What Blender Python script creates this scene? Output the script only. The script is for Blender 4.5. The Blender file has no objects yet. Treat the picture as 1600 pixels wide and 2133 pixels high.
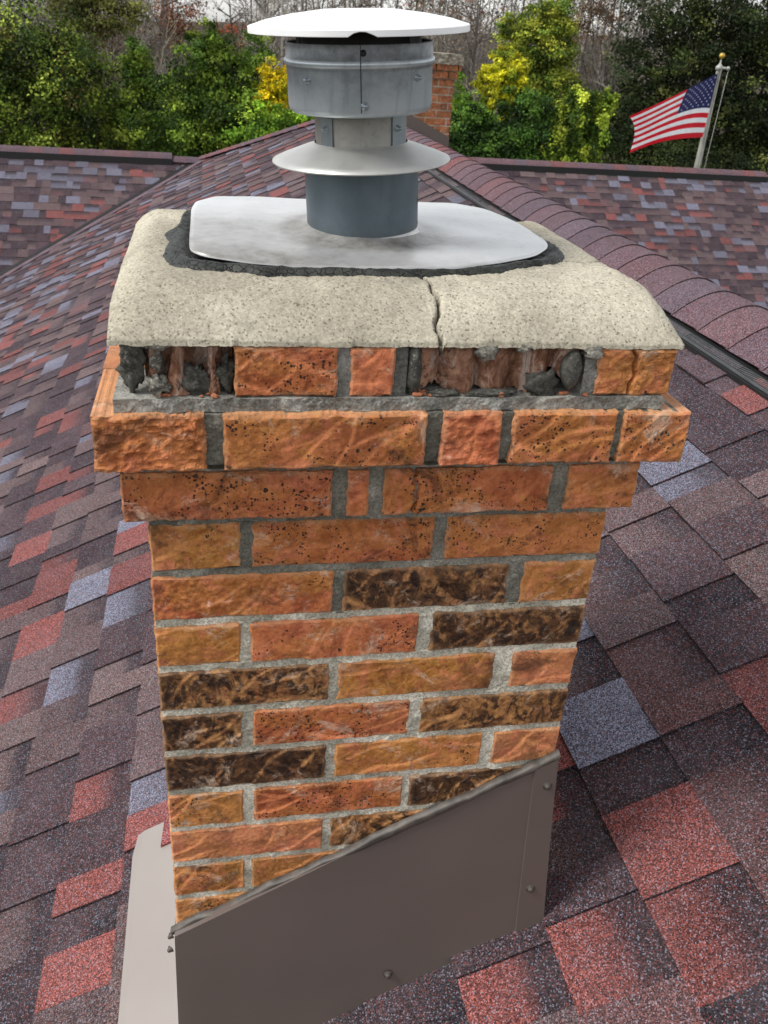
import bpy, math, random
import numpy as np
from mathutils import Vector, Matrix, noise as mn
random.seed(7); rng = np.random.default_rng(7)

# ------------------------------------------------------------------ units, camera, light
S = 0.0254                      # the scene is laid out in inches, meshes are stored in metres
ZG = 264.0                      # inches from the ground to the working zero (5th brick course)
FPX = 1809.94
PITCH, YAW, ROLL = 0.49946, 0.21334, 0.07383
CX, CY, CZ = 2.87, -31.04, 20.18
sc = bpy.context.scene
def cam_axes():
    cy, sy, cp, sp = math.cos(YAW), math.sin(YAW), math.cos(PITCH), math.sin(PITCH)
    f = Vector((sy*cp, cy*cp, -sp)); r = Vector((cy, -sy, 0)); u = r.cross(f)
    cr, sr = math.cos(ROLL), math.sin(ROLL)
    return cr*r+sr*u, -sr*r+cr*u, f
CR, CU, CF = cam_axes()
cam = bpy.data.cameras.new('camera'); cam_o = bpy.data.objects.new('camera', cam)
sc.collection.objects.link(cam_o); sc.camera = cam_o
cam.sensor_fit = 'HORIZONTAL'; cam.sensor_width = 36; cam.lens = FPX/1600*36
cam.clip_start = 0.05; cam.clip_end = 3000
M = Matrix((CR, CU, -CF)).transposed().to_4x4()
M.translation = Vector((CX*S, CY*S, (CZ+ZG)*S)); cam_o.matrix_world = M
cam.dof.use_dof = True; cam.dof.focus_distance = 1.05; cam.dof.aperture_fstop = 24

def at(px, py, Y):              # the point on the upright plane y = Y (inches) seen at a photo pixel
    v = CR*((px-800)/FPX) - CU*((py-1066.5)/FPX) + CF
    t = (Y-CY)/v.y
    return Vector((CX, CY, CZ)) + v*t

world = bpy.data.worlds.new("World"); sc.world = world; world.use_nodes = True
wn = world.node_tree; wn.nodes.clear()
SUN_EL, SUN_AZ = math.radians(50), math.radians(-100)      # azimuth measured from +y towards +x
sky = wn.nodes.new('ShaderNodeTexSky'); sky.sky_type = 'NISHITA'; sky.sun_disc = False
sky.sun_elevation = SUN_EL; sky.sun_rotation = SUN_AZ; sky.dust_density = 1.0; sky.air_density = 1.0
hs = wn.nodes.new('ShaderNodeHueSaturation'); hs.inputs['Saturation'].default_value = 0.14
bg = wn.nodes.new('ShaderNodeBackground'); bg.inputs['Strength'].default_value = 0.135
wo = wn.nodes.new('ShaderNodeOutputWorld')
wn.links.new(sky.outputs[0], hs.inputs['Color']); wn.links.new(hs.outputs[0], bg.inputs[0]); wn.links.new(bg.outputs[0], wo.inputs[0])
sl = bpy.data.lights.new('sun', 'SUN'); sl.energy = 1.5; sl.angle = math.radians(14); sl.color = (1, .965, .92)
so = bpy.data.objects.new('sun', sl); sc.collection.objects.link(so)
sd = Vector((math.sin(SUN_AZ)*math.cos(SUN_EL), math.cos(SUN_AZ)*math.cos(SUN_EL), math.sin(SUN_EL)))
so.rotation_euler = sd.to_track_quat('Z', 'Y').to_euler(); so.location = (0, 0, 30)
sc.view_settings.view_transform = 'Standard'; sc.view_settings.look = 'None'
sc.view_settings.exposure = 0.78; sc.view_settings.gamma = 1
sc.cycles.max_bounces = 6

# ------------------------------------------------------------------ helpers
def lin(r, g, b, a=1.0):
    f = lambda c: (c/255/12.92) if c/255 <= .04045 else ((c/255+.055)/1.055)**2.4
    return (f(r), f(g), f(b), a)
ORG = {}
def tag(o, label=None, cat=None, group=None, kind=None):
    if label: o['label'] = label
    if cat: o['category'] = cat
    if group: o['group'] = group
    if kind: o['kind'] = kind
    return o
def thing(name, loc, label, cat, group=None):
    o = bpy.data.objects.new(name, None); sc.collection.objects.link(o)
    o.empty_display_size = .1
    o.location = (loc[0]*S, loc[1]*S, (loc[2]+ZG)*S); ORG[o.name] = np.array(loc, float)
    return tag(o, label, cat, group)
def mesh(name, V, F, mat, parent=None, cols=None, smooth=False, mats=None, fmat=None):
    V = np.asarray(V, float).reshape(-1, 3)
    c = np.array([(V[:,0].min()+V[:,0].max())/2, (V[:,1].min()+V[:,1].max())/2, V[:,2].min()])
    me = bpy.data.meshes.new(name)
    me.from_pydata(((V-c)*S).tolist(), [], F if isinstance(F, list) else F.tolist())
    me.update()
    for m in (mats or [mat]): me.materials.append(m)
    if fmat is not None: me.polygons.foreach_set('material_index', np.asarray(fmat, dtype=np.int32))
    if cols:
        for k, a in cols.items():
            at_ = me.color_attributes.new(k, 'FLOAT_COLOR', 'POINT')
            at_.data.foreach_set('color', np.asarray(a, dtype=np.float32).reshape(-1))
    if smooth: me.polygons.foreach_set('use_smooth', np.ones(len(me.polygons), dtype=bool))
    o = bpy.data.objects.new(name, me); sc.collection.objects.link(o)
    ORG[o.name] = c
    if parent is None: o.location = (c[0]*S, c[1]*S, (c[2]+ZG)*S)
    else:
        o.parent = parent; o.location = ((c-ORG[parent.name])*S).tolist()
    return o
class MB:                       # collects vertices, faces and per-vertex colours
    def __init__(s): s.v=[]; s.f=[]; s.c={}; s.n=0; s.fm=[]
    def add(s, V, F, m=0, **cols):
        V=np.asarray(V,float).reshape(-1,3); s.v.append(V)
        s.f += [[i+s.n for i in f] for f in F]; s.fm += [m]*len(F)
        for k,a in cols.items():
            a=np.asarray(a,float)
            if a.ndim==1: a=np.tile(a,(len(V),1))
            s.c.setdefault(k,[]).append(a)
        s.n += len(V)
    def build(s, name, mat, parent=None, smooth=False, mats=None):
        cols={k:np.concatenate(a) for k,a in s.c.items()} or None
        return mesh(name, np.concatenate(s.v), s.f, mat, parent, cols, smooth, mats, s.fm if mats else None)
    def box(s, a, b, **k):
        x0,y0,z0=a; x1,y1,z1=b
        s.add([(x0,y0,z0),(x1,y0,z0),(x1,y1,z0),(x0,y1,z0),(x0,y0,z1),(x1,y0,z1),(x1,y1,z1),(x0,y1,z1)],
              [(0,3,2,1),(4,5,6,7),(0,1,5,4),(1,2,6,5),(2,3,7,6),(3,0,4,7)], **k)
    def tube(s, p, q, r0, r1, n=6, cap=True, **k):
        p=Vector(p); q=Vector(q); d=(q-p)
        if d.length<1e-6: return
        d.normalize(); a=d.orthogonal().normalized(); b=d.cross(a)
        V=[]
        for c,r in ((p,r0),(q,r1)):
            for i in range(n):
                t=2*math.pi*i/n; V.append(c+(a*math.cos(t)+b*math.sin(t))*r)
        F=[(i,(i+1)%n,n+(i+1)%n,n+i) for i in range(n)]
        if cap: F+= [tuple(range(n-1,-1,-1)),tuple(range(n,2*n))]
        s.add([tuple(v) for v in V],F,**k)
    def lathe(s, prof, n=64, fr=None, **k):
        V=[];m=len(prof)
        for r,z in prof:
            for i in range(n):
                t=2*math.pi*i/n; p=(r*math.cos(t),r*math.sin(t),z); V.append(fr(p) if fr else p)
        F=[(j*n+i,j*n+(i+1)%n,(j+1)*n+(i+1)%n,(j+1)*n+i) for j in range(m-1) for i in range(n)]
        s.add(V,F,**k)
def nz(x,y,z,sc_=1.0): return mn.noise(Vector((x*sc_,y*sc_,z*sc_)))
def fb(x,y,z,sc_=1.0,o=4): return mn.fractal(Vector((x*sc_,y*sc_,z*sc_)),1.0,2.0,o)

# ------------------------------------------------------------------ material helpers
class NT:
    def __init__(s, name):
        s.m=bpy.data.materials.new(name); s.m.use_nodes=True; s.t=s.m.node_tree; s.t.nodes.clear()
        s.out=s.n('ShaderNodeOutputMaterial'); s.b=s.n('ShaderNodeBsdfPrincipled'); s.l(s.b.outputs[0],s.out.inputs[0])
        s.tc=s.n('ShaderNodeTexCoord').outputs['Object']
    def n(s,t,**k):
        x=s.t.nodes.new(t)
        for a,b in k.items(): setattr(x,a,b)
        return x
    def l(s,a,b): s.t.links.new(a,b)
    def set(s,i,v):
        if hasattr(v,'is_linked') or hasattr(v,'links'): s.l(v,i)
        else: i.default_value=v
    def noise(s,scale,detail=4,rough=.55,dist=0,vec=None,out='Fac'):
        x=s.n('ShaderNodeTexNoise'); x.inputs['Scale'].default_value=scale; x.inputs['Detail'].default_value=detail
        x.inputs['Roughness'].default_value=rough; x.inputs['Distortion'].default_value=dist
        s.l(vec or s.tc,x.inputs['Vector']); return x.outputs[out]
    def voro(s,scale,feature='F1',out='Distance',rnd=1,vec=None):
        x=s.n('ShaderNodeTexVoronoi'); x.feature=feature; x.inputs['Scale'].default_value=scale
        x.inputs['Randomness'].default_value=rnd; s.l(vec or s.tc,x.inputs['Vector']); return x.outputs[out]
    def ramp(s,f,a,b,smooth=True):
        x=s.n('ShaderNodeMapRange'); x.interpolation_type='SMOOTHSTEP' if smooth else 'LINEAR'
        s.set(x.inputs['Value'],f); s.set(x.inputs['From Min'],a); s.set(x.inputs['From Max'],b); return x.outputs[0]
    def math(s,op,a,b=0.0,c=0.0,clamp=False):
        x=s.n('ShaderNodeMath',operation=op,use_clamp=clamp); s.set(x.inputs[0],a); s.set(x.inputs[1],b)
        if op in('MULTIPLY_ADD','SMOOTH_MIN'): s.set(x.inputs[2],c)
        return x.outputs[0]
    def mix(s,f,a,b,mode='MIX'):
        x=s.n('ShaderNodeMix',data_type='RGBA',blend_type=mode); s.set(x.inputs[0],f); s.set(x.inputs[6],a); s.set(x.inputs[7],b); return x.outputs[2]
    def attr(s,name):
        x=s.n('ShaderNodeAttribute',attribute_name=name); return x
    def sep(s,c):
        x=s.n('ShaderNodeSeparateColor'); s.l(c,x.inputs[0]); return x.outputs
    def mapv(s,sx,sy,sz,rot=(0,0,0)):
        x=s.n('ShaderNodeMapping'); x.inputs['Scale'].default_value=(sx,sy,sz); x.inputs['Rotation'].default_value=rot
        s.l(s.tc,x.inputs['Vector']); return x.outputs[0]
    def bump(s,h,strength=.3,dist=.001,normal=None):
        x=s.n('ShaderNodeBump'); x.inputs['Strength'].default_value=strength; x.inputs['Distance'].default_value=dist
        s.l(h,x.inputs['Height'])
        if normal: s.l(normal,x.inputs['Normal'])
        return x.outputs[0]
    def fin(s,col=None,rough=.8,metal=0,normal=None,spec=.5):
        if col is not None: s.set(s.b.inputs['Base Color'],col)
        s.set(s.b.inputs['Roughness'],rough); s.set(s.b.inputs['Metallic'],metal); s.set(s.b.inputs['Specular IOR Level'],spec)
        if normal: s.l(normal,s.b.inputs['Normal'])
        return s.m

def mat_shingle():
    t=NT('asphalt_shingle'); a=t.attr('tint').outputs['Color']
    g=t.voro(540,out='Color'); gs=t.sep(g); r=gs[0]; r2=gs[1]
    big=t.noise(9,3)
    lum=t.math('MULTIPLY_ADD',t.math('POWER',r,1.6),1.9,.26)
    x=t.n('ShaderNodeVectorMath',operation='SCALE'); t.l(a,x.inputs[0]); t.l(lum,x.inputs['Scale']); c=x.outputs[0]
    # coloured granules: white-blue, red, black
    c=t.mix(t.math('MULTIPLY',t.math('GREATER_THAN',r2,.88),.34),c,lin(176,178,196))
    c=t.mix(t.math('MULTIPLY',t.math('LESS_THAN',r2,.15),.5),c,lin(138,72,66))
    c=t.mix(t.math('MULTIPLY',t.math('GREATER_THAN',gs[2],.68),.55),c,lin(44,40,44))
    c=t.mix(t.ramp(big,.35,.75),c,t.mix(.12,c,lin(120,108,112)))
    bn=t.bump(r,.55,.0012)
    return t.fin(c,.9,0,bn,.18)
def mat_brick():
    t=NT('fired_brick'); a=t.attr('tint').outputs['Color']; mk=t.sep(t.attr('mask').outputs['Color'])
    ex=t.sep(t.attr('extra').outputs['Color'])
    burn,spots,eff=mk[0],mk[1],mk[2]; crease,ochre,side=ex[0],ex[1],ex[2]
    dv=t.n('ShaderNodeVectorMath',operation='ADD'); dn=t.n('ShaderNodeVectorMath',operation='SCALE'); t.l(t.noise(170,3,.6,out='Color'),dn.inputs[0]); dn.inputs['Scale'].default_value=.0045
    t.l(t.tc,dv.inputs[0]); t.l(dn.outputs[0],dv.inputs[1]); wv_=dv.outputs[0]
    n1=t.noise(24,6,.65,.8); n2=t.noise(62,5,.7,1.4); n3=t.noise(15,3,.5,.5,vec=t.mapv(1,1,1.7)); nf=t.noise(300,4,.75)
    lo=t.mix(t.ramp(n1,.38,.62),t.mix(.42,a,lin(104,34,12)),t.mix(.34,a,lin(230,148,90)))
    c=t.mix(t.math('MULTIPLY',t.ramp(n3,.42,.56),ochre),lo,t.mix(t.ramp(n2,.35,.65),lin(168,104,36),lin(208,148,72)))
    c=t.mix(t.math('MULTIPLY',t.ramp(t.noise(30,5,.65,.9),.5,.64),.6),c,lin(222,132,96))
    c=t.mix(t.math('MULTIPLY',t.ramp(t.noise(48,5,.7,1.2),.52,.68),.5),c,lin(128,62,30))
    c=t.mix(t.math('MULTIPLY',t.ramp(nf,.35,.7),.3),c,lin(96,40,18))
    c=t.mix(t.math('MULTIPLY',crease,.18),c,lin(226,152,100))
    c=t.mix(t.math('MULTIPLY',t.ramp(t.noise(95,6,.75,1.5),.57,.66),.65),c,lin(78,38,20))
    bt=t.math('SUBTRACT',1.0,burn)
    bn0=t.math('ADD',t.math('MULTIPLY',t.noise(46,7,.72,1.8,vec=t.mapv(1,1,.7,(0,.6,0))),.8),t.math('MULTIPLY',n1,.4)); bn0=t.math('SUBTRACT',bn0,t.math('MULTIPLY',crease,.085))
    bmask=t.ramp(bn0,t.math('ADD',bt,.02),t.math('ADD',bt,.16))
    dark=t.mix(t.ramp(t.noise(70,6,.8,1),.38,.66),lin(28,16,10),lin(100,66,38))
    tanc=t.mix(t.ramp(n2,.38,.62),lin(176,130,78),lin(112,66,36))
    c=t.mix(t.math('MULTIPLY',t.math('GREATER_THAN',burn,.42),.7),c,tanc)
    c=t.mix(bmask,c,dark)
    def spot(sc_,k,th,mul):
        v=t.voro(sc_,out='Distance',vec=wv_); vr=t.sep(t.voro(sc_,out='Color',vec=wv_))[0]
        return t.math('MULTIPLY',t.math('LESS_THAN',v,t.math('MULTIPLY',t.math('MULTIPLY',vr,vr),k)),t.math('GREATER_THAN',t.math('ADD',t.noise(mul,4,.65),t.math('MULTIPLY',spots,.24)),th))
    sp=t.math('MAXIMUM',spot(340,.62,.70,26),spot(150,.42,.78,18))
    c=t.mix(t.math('MULTIPLY',sp,.93),c,lin(30,20,18))
    em=t.math('MULTIPLY',t.ramp(t.noise(44,7,.8,.6),t.math('SUBTRACT',.84,t.math('MULTIPLY',eff,.34)),t.math('SUBTRACT',.98,t.math('MULTIPLY',eff,.34))),t.math('GREATER_THAN',eff,.02))
    c=t.mix(t.math('MULTIPLY',em,.8),c,lin(232,206,196))
    c=t.mix(t.math('MULTIPLY',side,.6),c,lin(224,176,132))
    so_=t.math('MULTIPLY',t.ramp(t.noise(13,7,.75,.6),.53,.64),.8)
    c=t.mix(so_,c,t.mix(.75,c,lin(38,26,20)))
    wh=t.math('MULTIPLY',t.ramp(t.noise(17,7,.8,.6,vec=t.mapv(1,1,1.3,(.3,0,0))),.55,.67),.65)
    c=t.mix(wh,c,lin(216,186,160))
    h=t.math('ADD',t.math('MULTIPLY',n2,.6),t.math('ADD',t.math('MULTIPLY',t.noise(130,7,.8,.8),.6),t.math('MULTIPLY',nf,.3))); h=t.math('SUBTRACT',h,t.math('MULTIPLY',sp,.2))
    bn=t.bump(h,1.0,.0027)
    ro=t.math('SUBTRACT',.68,t.math('MULTIPLY',bmask,.26))
    return t.fin(c,ro,0,bn,.4)
def mat_mortar(name='mortar',c1=(226,220,202),c2=(172,167,150),dk=.5):
    t=NT(name); n=t.noise(18,4); g=t.voro(520,out='Color'); gr=t.sep(g)
    c=t.mix(t.ramp(n,.38,.64),lin(*c2),lin(*c1))
    x=t.n('ShaderNodeVectorMath',operation='SCALE'); t.l(c,x.inputs[0]); t.l(t.math('MULTIPLY_ADD',gr[0],.7,.62),x.inputs['Scale']); c=x.outputs[0]
    c=t.mix(t.math('MULTIPLY',t.math('GREATER_THAN',gr[1],.9),.5),c,lin(205,200,188))
    d=t.sep(t.attr('mask').outputs['Color'])[0]
    dm=t.math('MULTIPLY',d,t.ramp(t.noise(30,5,.7),.12,.5))
    c=t.mix(t.math('MULTIPLY',dm,.85),c,lin(48,48,44))
    c=t.mix(t.math('MULTIPLY',t.ramp(t.noise(12,6,.7),.56,.70),.4),c,lin(84,80,72))
    h=t.math('ADD',t.noise(160,4,.7),t.math('MULTIPLY',gr[0],.4))
    return t.fin(c,.92,0,t.bump(h,.6,.0014),.25)
def mat_crown():
    t=NT('crown_concrete'); n=t.noise(7,4); g=t.sep(t.voro(560,out='Color')); big=t.sep(t.voro(300,out='Color'))
    bd=t.voro(300)
    c=t.mix(t.ramp(n,.35,.68),lin(158,151,134),lin(192,185,166))
    x=t.n('ShaderNodeVectorMath',operation='SCALE'); t.l(c,x.inputs[0]); t.l(t.math('MULTIPLY_ADD',g[0],.42,.78),x.inputs['Scale']); c=x.outputs[0]
    peb=t.math('MULTIPLY',t.math('LESS_THAN',bd,.28),t.math('GREATER_THAN',big[1],.86))
    c=t.mix(t.math('MULTIPLY',peb,.55),c,t.mix(big[0],lin(104,92,74),lin(222,214,196)))
    c=t.mix(t.math('MULTIPLY',t.math('GREATER_THAN',g[1],.93),.6),c,lin(84,76,62))
    mk=t.sep(t.attr('mask').outputs['Color'])
    c=t.mix(t.math('MULTIPLY',t.ramp(t.noise(9,6,.7,.7),.5,.7),.3),c,lin(126,120,108))
    c=t.mix(t.math('MULTIPLY',mk[1],t.math('MULTIPLY',t.ramp(t.noise(22,4,.7),.42,.62),.5)),c,lin(110,106,100))
    c=t.mix(mk[0],c,lin(50,46,38))
    h=t.math('ADD',t.math('MULTIPLY',g[0],.7),t.noise(120,4,.7))
    return t.fin(c,.9,0,t.bump(h,.5,.0011),.2)
def mat_metal(name,base,rough=.4,metal=.85,dirt=.3,dirt_shade_col=(90,84,74),scale=18,streak=None):
    t=NT(name); n=t.noise(scale,5,.6,.4); n2=t.noise(scale*7,4,.7)
    c=t.mix(t.ramp(n,.3,.7),lin(*[max(0,v-14) for v in base]),lin(*base))
    c=t.mix(t.math('MULTIPLY',t.ramp(n2,.5,.75),dirt),c,lin(*dirt_shade_col))
    if streak:
        s1=t.noise(10,4,.6,vec=t.mapv(9,9,.6)); c=t.mix(t.math('MULTIPLY',t.ramp(s1,.5,.8),streak),c,lin(70,68,66))
    ma=t.sep(t.attr('mask').outputs['Color'])[0]
    c=t.mix(t.math('MULTIPLY',ma,t.math('MULTIPLY_ADD',n2,.8,.35)),c,lin(*dirt_shade_col))
    ro=t.math('MULTIPLY_ADD',n,.25,rough-.1)
    mt=t.math('SUBTRACT',metal,t.math('MULTIPLY',ma,.5*metal))
    return t.fin(c,ro,mt,t.bump(t.noise(scale*1.3,3),.12,.004),.5)
def mat_flat(name,rgb,rough=.6,metal=0,var=.15,scale=20,bump=.15,bscale=80,spec=.5,bd=.001):
    t=NT(name); n=t.noise(scale,4); d=[max(0,int(v*(1-var))) for v in rgb]
    c=t.mix(t.ramp(n,.3,.7),lin(*d),lin(*rgb))
    return t.fin(c,rough,metal,t.bump(t.noise(bscale,4),bump,bd),spec)
def mat_attr(name,rough=.8,spec=.2,var=.2,scale=300,trans=0.0,bump=0):
    t=NT(name); a=t.attr('tint').outputs['Color']; n=t.noise(scale,3)
    x=t.n('ShaderNodeVectorMath',operation='SCALE'); t.l(a,x.inputs[0]); t.l(t.math('MULTIPLY_ADD',n,var*2,1-var),x.inputs['Scale'])
    t.fin(x.outputs[0],rough,0,t.bump(n,bump,.001) if bump else None,spec)
    if trans:
        tr=t.n('ShaderNodeBsdfTranslucent'); t.l(x.outputs[0],tr.inputs[0]); mx=t.n('ShaderNodeMixShader'); mx.inputs[0].default_value=trans
        t.l(t.b.outputs[0],mx.inputs[1]); t.l(tr.outputs[0],mx.inputs[2]); t.l(mx.outputs[0],t.out.inputs[0])
    return t.m
def mat_tar():
    t=NT('cracked_tar'); n=t.noise(50,5,.7)
    dv=t.n('ShaderNodeVectorMath',operation='ADD'); dn=t.n('ShaderNodeVectorMath',operation='SCALE'); t.l(t.noise(90,3,.6,out='Color'),dn.inputs[0]); dn.inputs['Scale'].default_value=.008
    t.l(t.tc,dv.inputs[0]); t.l(dn.outputs[0],dv.inputs[1]); v=t.voro(150,'DISTANCE_TO_EDGE',vec=dv.outputs[0])
    vec=t.mapv(1,1,1)
    cr=t.ramp(v,.0,.09)
    c=t.mix(cr,lin(16,18,16),t.mix(t.ramp(n,.35,.65),lin(30,33,29),lin(54,57,50)))
    return t.fin(c,.55,0,t.bump(t.math('ADD',t.math('MULTIPLY',cr,.6),t.math('MULTIPLY',n,.8)),.9,.003),.5)
M_SH=mat_shingle(); M_BR=mat_brick(); M_MO=mat_mortar(); M_CR=mat_crown(); M_TAR=mat_tar()
M_LEDGE=mat_mortar('ledge_mortar',(206,204,194),(146,144,136))
M_GALV=mat_metal('galvanized_steel',(150,158,164),.42,.8,.12,(92,92,90),14,.25)
M_PIPE=mat_metal('flue_pipe_steel',(104,116,124),.45,.75,.15,(70,76,78),12,.2)
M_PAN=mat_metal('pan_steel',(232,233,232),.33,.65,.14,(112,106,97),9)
M_CAPM=mat_metal('cap_aluminium',(250,250,250),.45,.1,.02,(190,188,182),9)
M_DARKM=mat_flat('dark_metal',(38,38,38),.6,.4)
M_FLASH=mat_flat('brown_painted_metal',(100,89,83),.5,0,.05,3,.1,14,.45,.003)
M_APRON=mat_flat('sky_bright_painted_metal',(150,143,138),.45,0,.04,4,.1,14,.5,.002)  # flashing paint lightened to carry the bright sky it reflects
M_SEAL=mat_flat('grey_sealant',(90,82,74),.5,0,.4,50,.3,60,.5,.002)
M_PLASTIC_SHADE=mat_flat('black_plastic_and_shade',(30,30,31),.4,0,.2,40)
t_=NT('broken_terracotta'); n_=t_.noise(40,6,.75,.8); c_=t_.mix(t_.ramp(n_,.36,.62),lin(112,72,52),lin(182,138,112)); c_=t_.mix(t_.math('MULTIPLY',t_.ramp(t_.noise(30,6,.75,1,vec=t_.mapv(1.6,1.6,.5)),.52,.64),.6),c_,lin(206,194,184)); c_=t_.mix(t_.math('MULTIPLY',t_.ramp(t_.noise(36,6,.75,1),.55,.62),.8),c_,lin(52,34,26))
M_TERRA=t_.fin(c_,.8,0,t_.bump(t_.noise(120,6,.8),.9,.003),.3)
M_SOOT=mat_mortar('sooty_lump',(176,172,158),(96,94,88))
M_LEAF=mat_attr('leaf',.65,.12,.15,40,.18)
M_BARK=mat_flat('bark',(92,82,70),.9,0,.35,10,.8,30,.2,.01)
M_TWIG=mat_attr('twig',.9,.1,.2,3)
M_SIDING=mat_flat('wall_siding',(170,160,145),.8,0,.1,2)
M_PLAIN=mat_flat('shingle_plain',(84,70,74),.9,0,.3,60,.4,300,.2)

# ------------------------------------------------------------------ shingles
PAL=[(lin(92,78,78),.22),(lin(68,57,61),.19),(lin(102,87,85),.14),(lin(128,72,66),.12),(lin(110,114,130),.16),(lin(104,76,75),.05),(lin(48,43,48),.12)]
PC=np.array([p[0] for p in PAL]); PW=np.array([p[1] for p in PAL]); PW/=PW.sum()
SHADOW=np.array(lin(38,39,44)); BUTT=np.array(lin(26,24,26))  # butt edge: black asphalt cut, with the shadow gap put into its tone
def pick(r):
    c=PC[r.choice(len(PC),p=PW)].copy(); c[:3]*=r.uniform(.72,1.22); return c
def shingle_plane(O,U,Vd,N,u0f,u1f,v0,v1,ex,seed,hb=.27,ht=.24,wmin=2.6,wmax=6.6,clip=()):
    """laminated shingles laid in courses along U, stepping up the slope Vd; every course ends on a raised butt edge"""
    r=np.random.default_rng(seed); mb=MB(); O=np.array(O,float);U=np.array(U,float);Vd=np.array(Vd,float);N=np.array(N,float)
    k0=math.floor(v0/ex); k1=math.ceil(v1/ex)
    def P(u,v,h): return O+U*u+Vd*v+N*h
    for k in range(k0,k1):
        va=k*ex; vb=va+ex
        ua,ub=u0f(va+ex/2),u1f(va+ex/2)
        if ub-ua<1: continue
        u=ua-r.uniform(0,6); tooth=r.random()<.5; col=pick(r)
        while u<ub:
            w=r.uniform(wmin,wmax); a,b=max(u,ua),min(u+w,ub); u+=w
            if r.random()<.88: col=pick(r)
            if b-a<.05: tooth=not tooth; continue
            j=r.uniform(-.05,.05)
            h0=hb; sh=h0/ex
            # base strip: slopes from butt height down to zero, with a dark factory shadow band at its top
            def hh(v): return h0-(v-va)*sh+.012
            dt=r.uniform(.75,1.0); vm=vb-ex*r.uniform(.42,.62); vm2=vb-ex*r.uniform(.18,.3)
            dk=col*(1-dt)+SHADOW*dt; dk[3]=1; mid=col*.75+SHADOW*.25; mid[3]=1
            if tooth:
                H=h0+ht
                g=lambda v: H-(v-va)*sh
                V=[P(a,va+j,0),P(b,va+j,0),P(a,va+j,g(va)),P(b,va+j,g(va)),P(b,vb+.3,g(vb)),P(a,vb+.3,g(vb)),P(a,vb+.3,0),P(b,vb+.3,0)]
                C=[col,col,col,col]
                # side edges get their own darker cut-face vertices
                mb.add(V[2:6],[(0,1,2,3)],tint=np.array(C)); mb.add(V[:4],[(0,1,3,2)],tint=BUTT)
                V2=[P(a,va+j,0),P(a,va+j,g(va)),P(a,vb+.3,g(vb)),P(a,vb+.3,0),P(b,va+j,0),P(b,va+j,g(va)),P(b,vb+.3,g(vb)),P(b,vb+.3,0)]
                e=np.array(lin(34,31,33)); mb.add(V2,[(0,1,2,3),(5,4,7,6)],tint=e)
            else:
                V=[P(a,va,0),P(b,va,0),P(a,va,hh(va)),P(b,va,hh(va)),P(b,vm,hh(vm)),P(a,vm,hh(vm)),P(b,vm2,hh(vm2)),P(a,vm2,hh(vm2)),P(b,vb+.3,hh(vb)),P(a,vb+.3,hh(vb))]
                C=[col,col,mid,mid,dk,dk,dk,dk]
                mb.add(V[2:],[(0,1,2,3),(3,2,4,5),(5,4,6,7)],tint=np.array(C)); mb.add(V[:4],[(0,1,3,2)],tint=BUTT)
            if r.random()<.74: tooth=not tooth
    V=np.concatenate(mb.v)
    return mb
def halfspace(o, planes):       # trims a mesh object with planes given in working inches
    import bmesh
    bm=bmesh.new(); bm.from_mesh(o.data); c=Vector(ORG[o.name])
    for p,n in planes:
        geom=bm.verts[:]+bm.edges[:]+bm.faces[:]
        bmesh.ops.bisect_plane(bm,geom=geom,plane_co=(Vector(p)-c)*S,plane_no=Vector(n),clear_outer=True)
    bm.to_mesh(o.data); bm.free(); o.data.update()
def cap_run(mb, A, B, across, up, ex, halfw, rise, drop, seed, thick=.22, n=14, lift=0, skew=.0):
    """overlapping cap shingles from A to B, bent over the ridge"""
    r=np.random.default_rng(seed); A=np.array(A,float);B=np.array(B,float);across=np.array(across,float);up=np.array(up,float)
    L=np.linalg.norm(B-A); d=(B-A)/L; k=0; s=0
    while s<L:
        e=ex*r.uniform(.95,1.05); c=np.array(random.choice([lin(100,80,86),lin(96,77,84),lin(94,78,84),lin(106,82,86),lin(90,78,86),lin(110,78,80),lin(94,82,90),lin(122,74,72)])); c[:3]*=r.uniform(.92,1.08)
        f=min(s+e+.6,L); hf=thick; hb=.02
        V=[];C=[]
        sk=r.uniform(-.12,.12)
        for (ss,h) in ((s,0.0),(s,hf),(s+.02,hf),(f,hb)):
            for i in range(n+1):
                t=-1+2*i/n; prof=rise*(1-abs(t)**1.9)-drop*abs(t)**1.9
                V.append(A+d*(ss+sk*t+skew*(1-t*t) + (r.uniform(-.03,.03) if ss==s else 0))+across*(t*halfw)+up*(prof+h+lift)); C.append(BUTT if len(V)<=2*(n+1) else c)
        m=n+1
        F=[(j*m+i,j*m+i+1,(j+1)*m+i+1,(j+1)*m+i) for j in range(3) for i in range(n)]
        C=np.array(C); C[:,3]=1
        mb.add(V,F,tint=C); s+=e
    return mb

# main roof: slope 6/12 rising towards +x, courses along +y, ridge at x = 60.5
c6=math.cos(math.atan(.5)); s6=math.sin(math.atan(.5)); RX=60.5; RZ=.5*RX-34.4
def zmain(x): return .5*x-34.4
house=thing('house',(60,200,-ZG),'low house whose mottled plum and red shingle roof fills the picture below the trees','house')
AV=np.array([-81.2,341.4]); JV=np.array([1.0,401.0]); HV=np.array([46.0,347.0]); HR=np.array([RX,329.5])
def far_y(x):
    if x<JV[0]: return JV[1]+(x-JV[0])*(JV[1]-AV[1])/(JV[0]-AV[0])
    return JV[1]+(x-JV[0])*(HR[1]-JV[1])/(HR[0]-JV[0])
O=np.array([0,0,-34.4-.0]); U=np.array([0,1.,0]); Vd=np.array([c6,0,s6]); N=np.array([-s6,0,c6])
EXM=5.15/c6
mb=shingle_plane(O-N*.2,U,Vd,N,lambda v:-75,lambda v:far_y(v*c6)+4,-150/c6,(RX-1)/c6,EXM,11)
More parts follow.
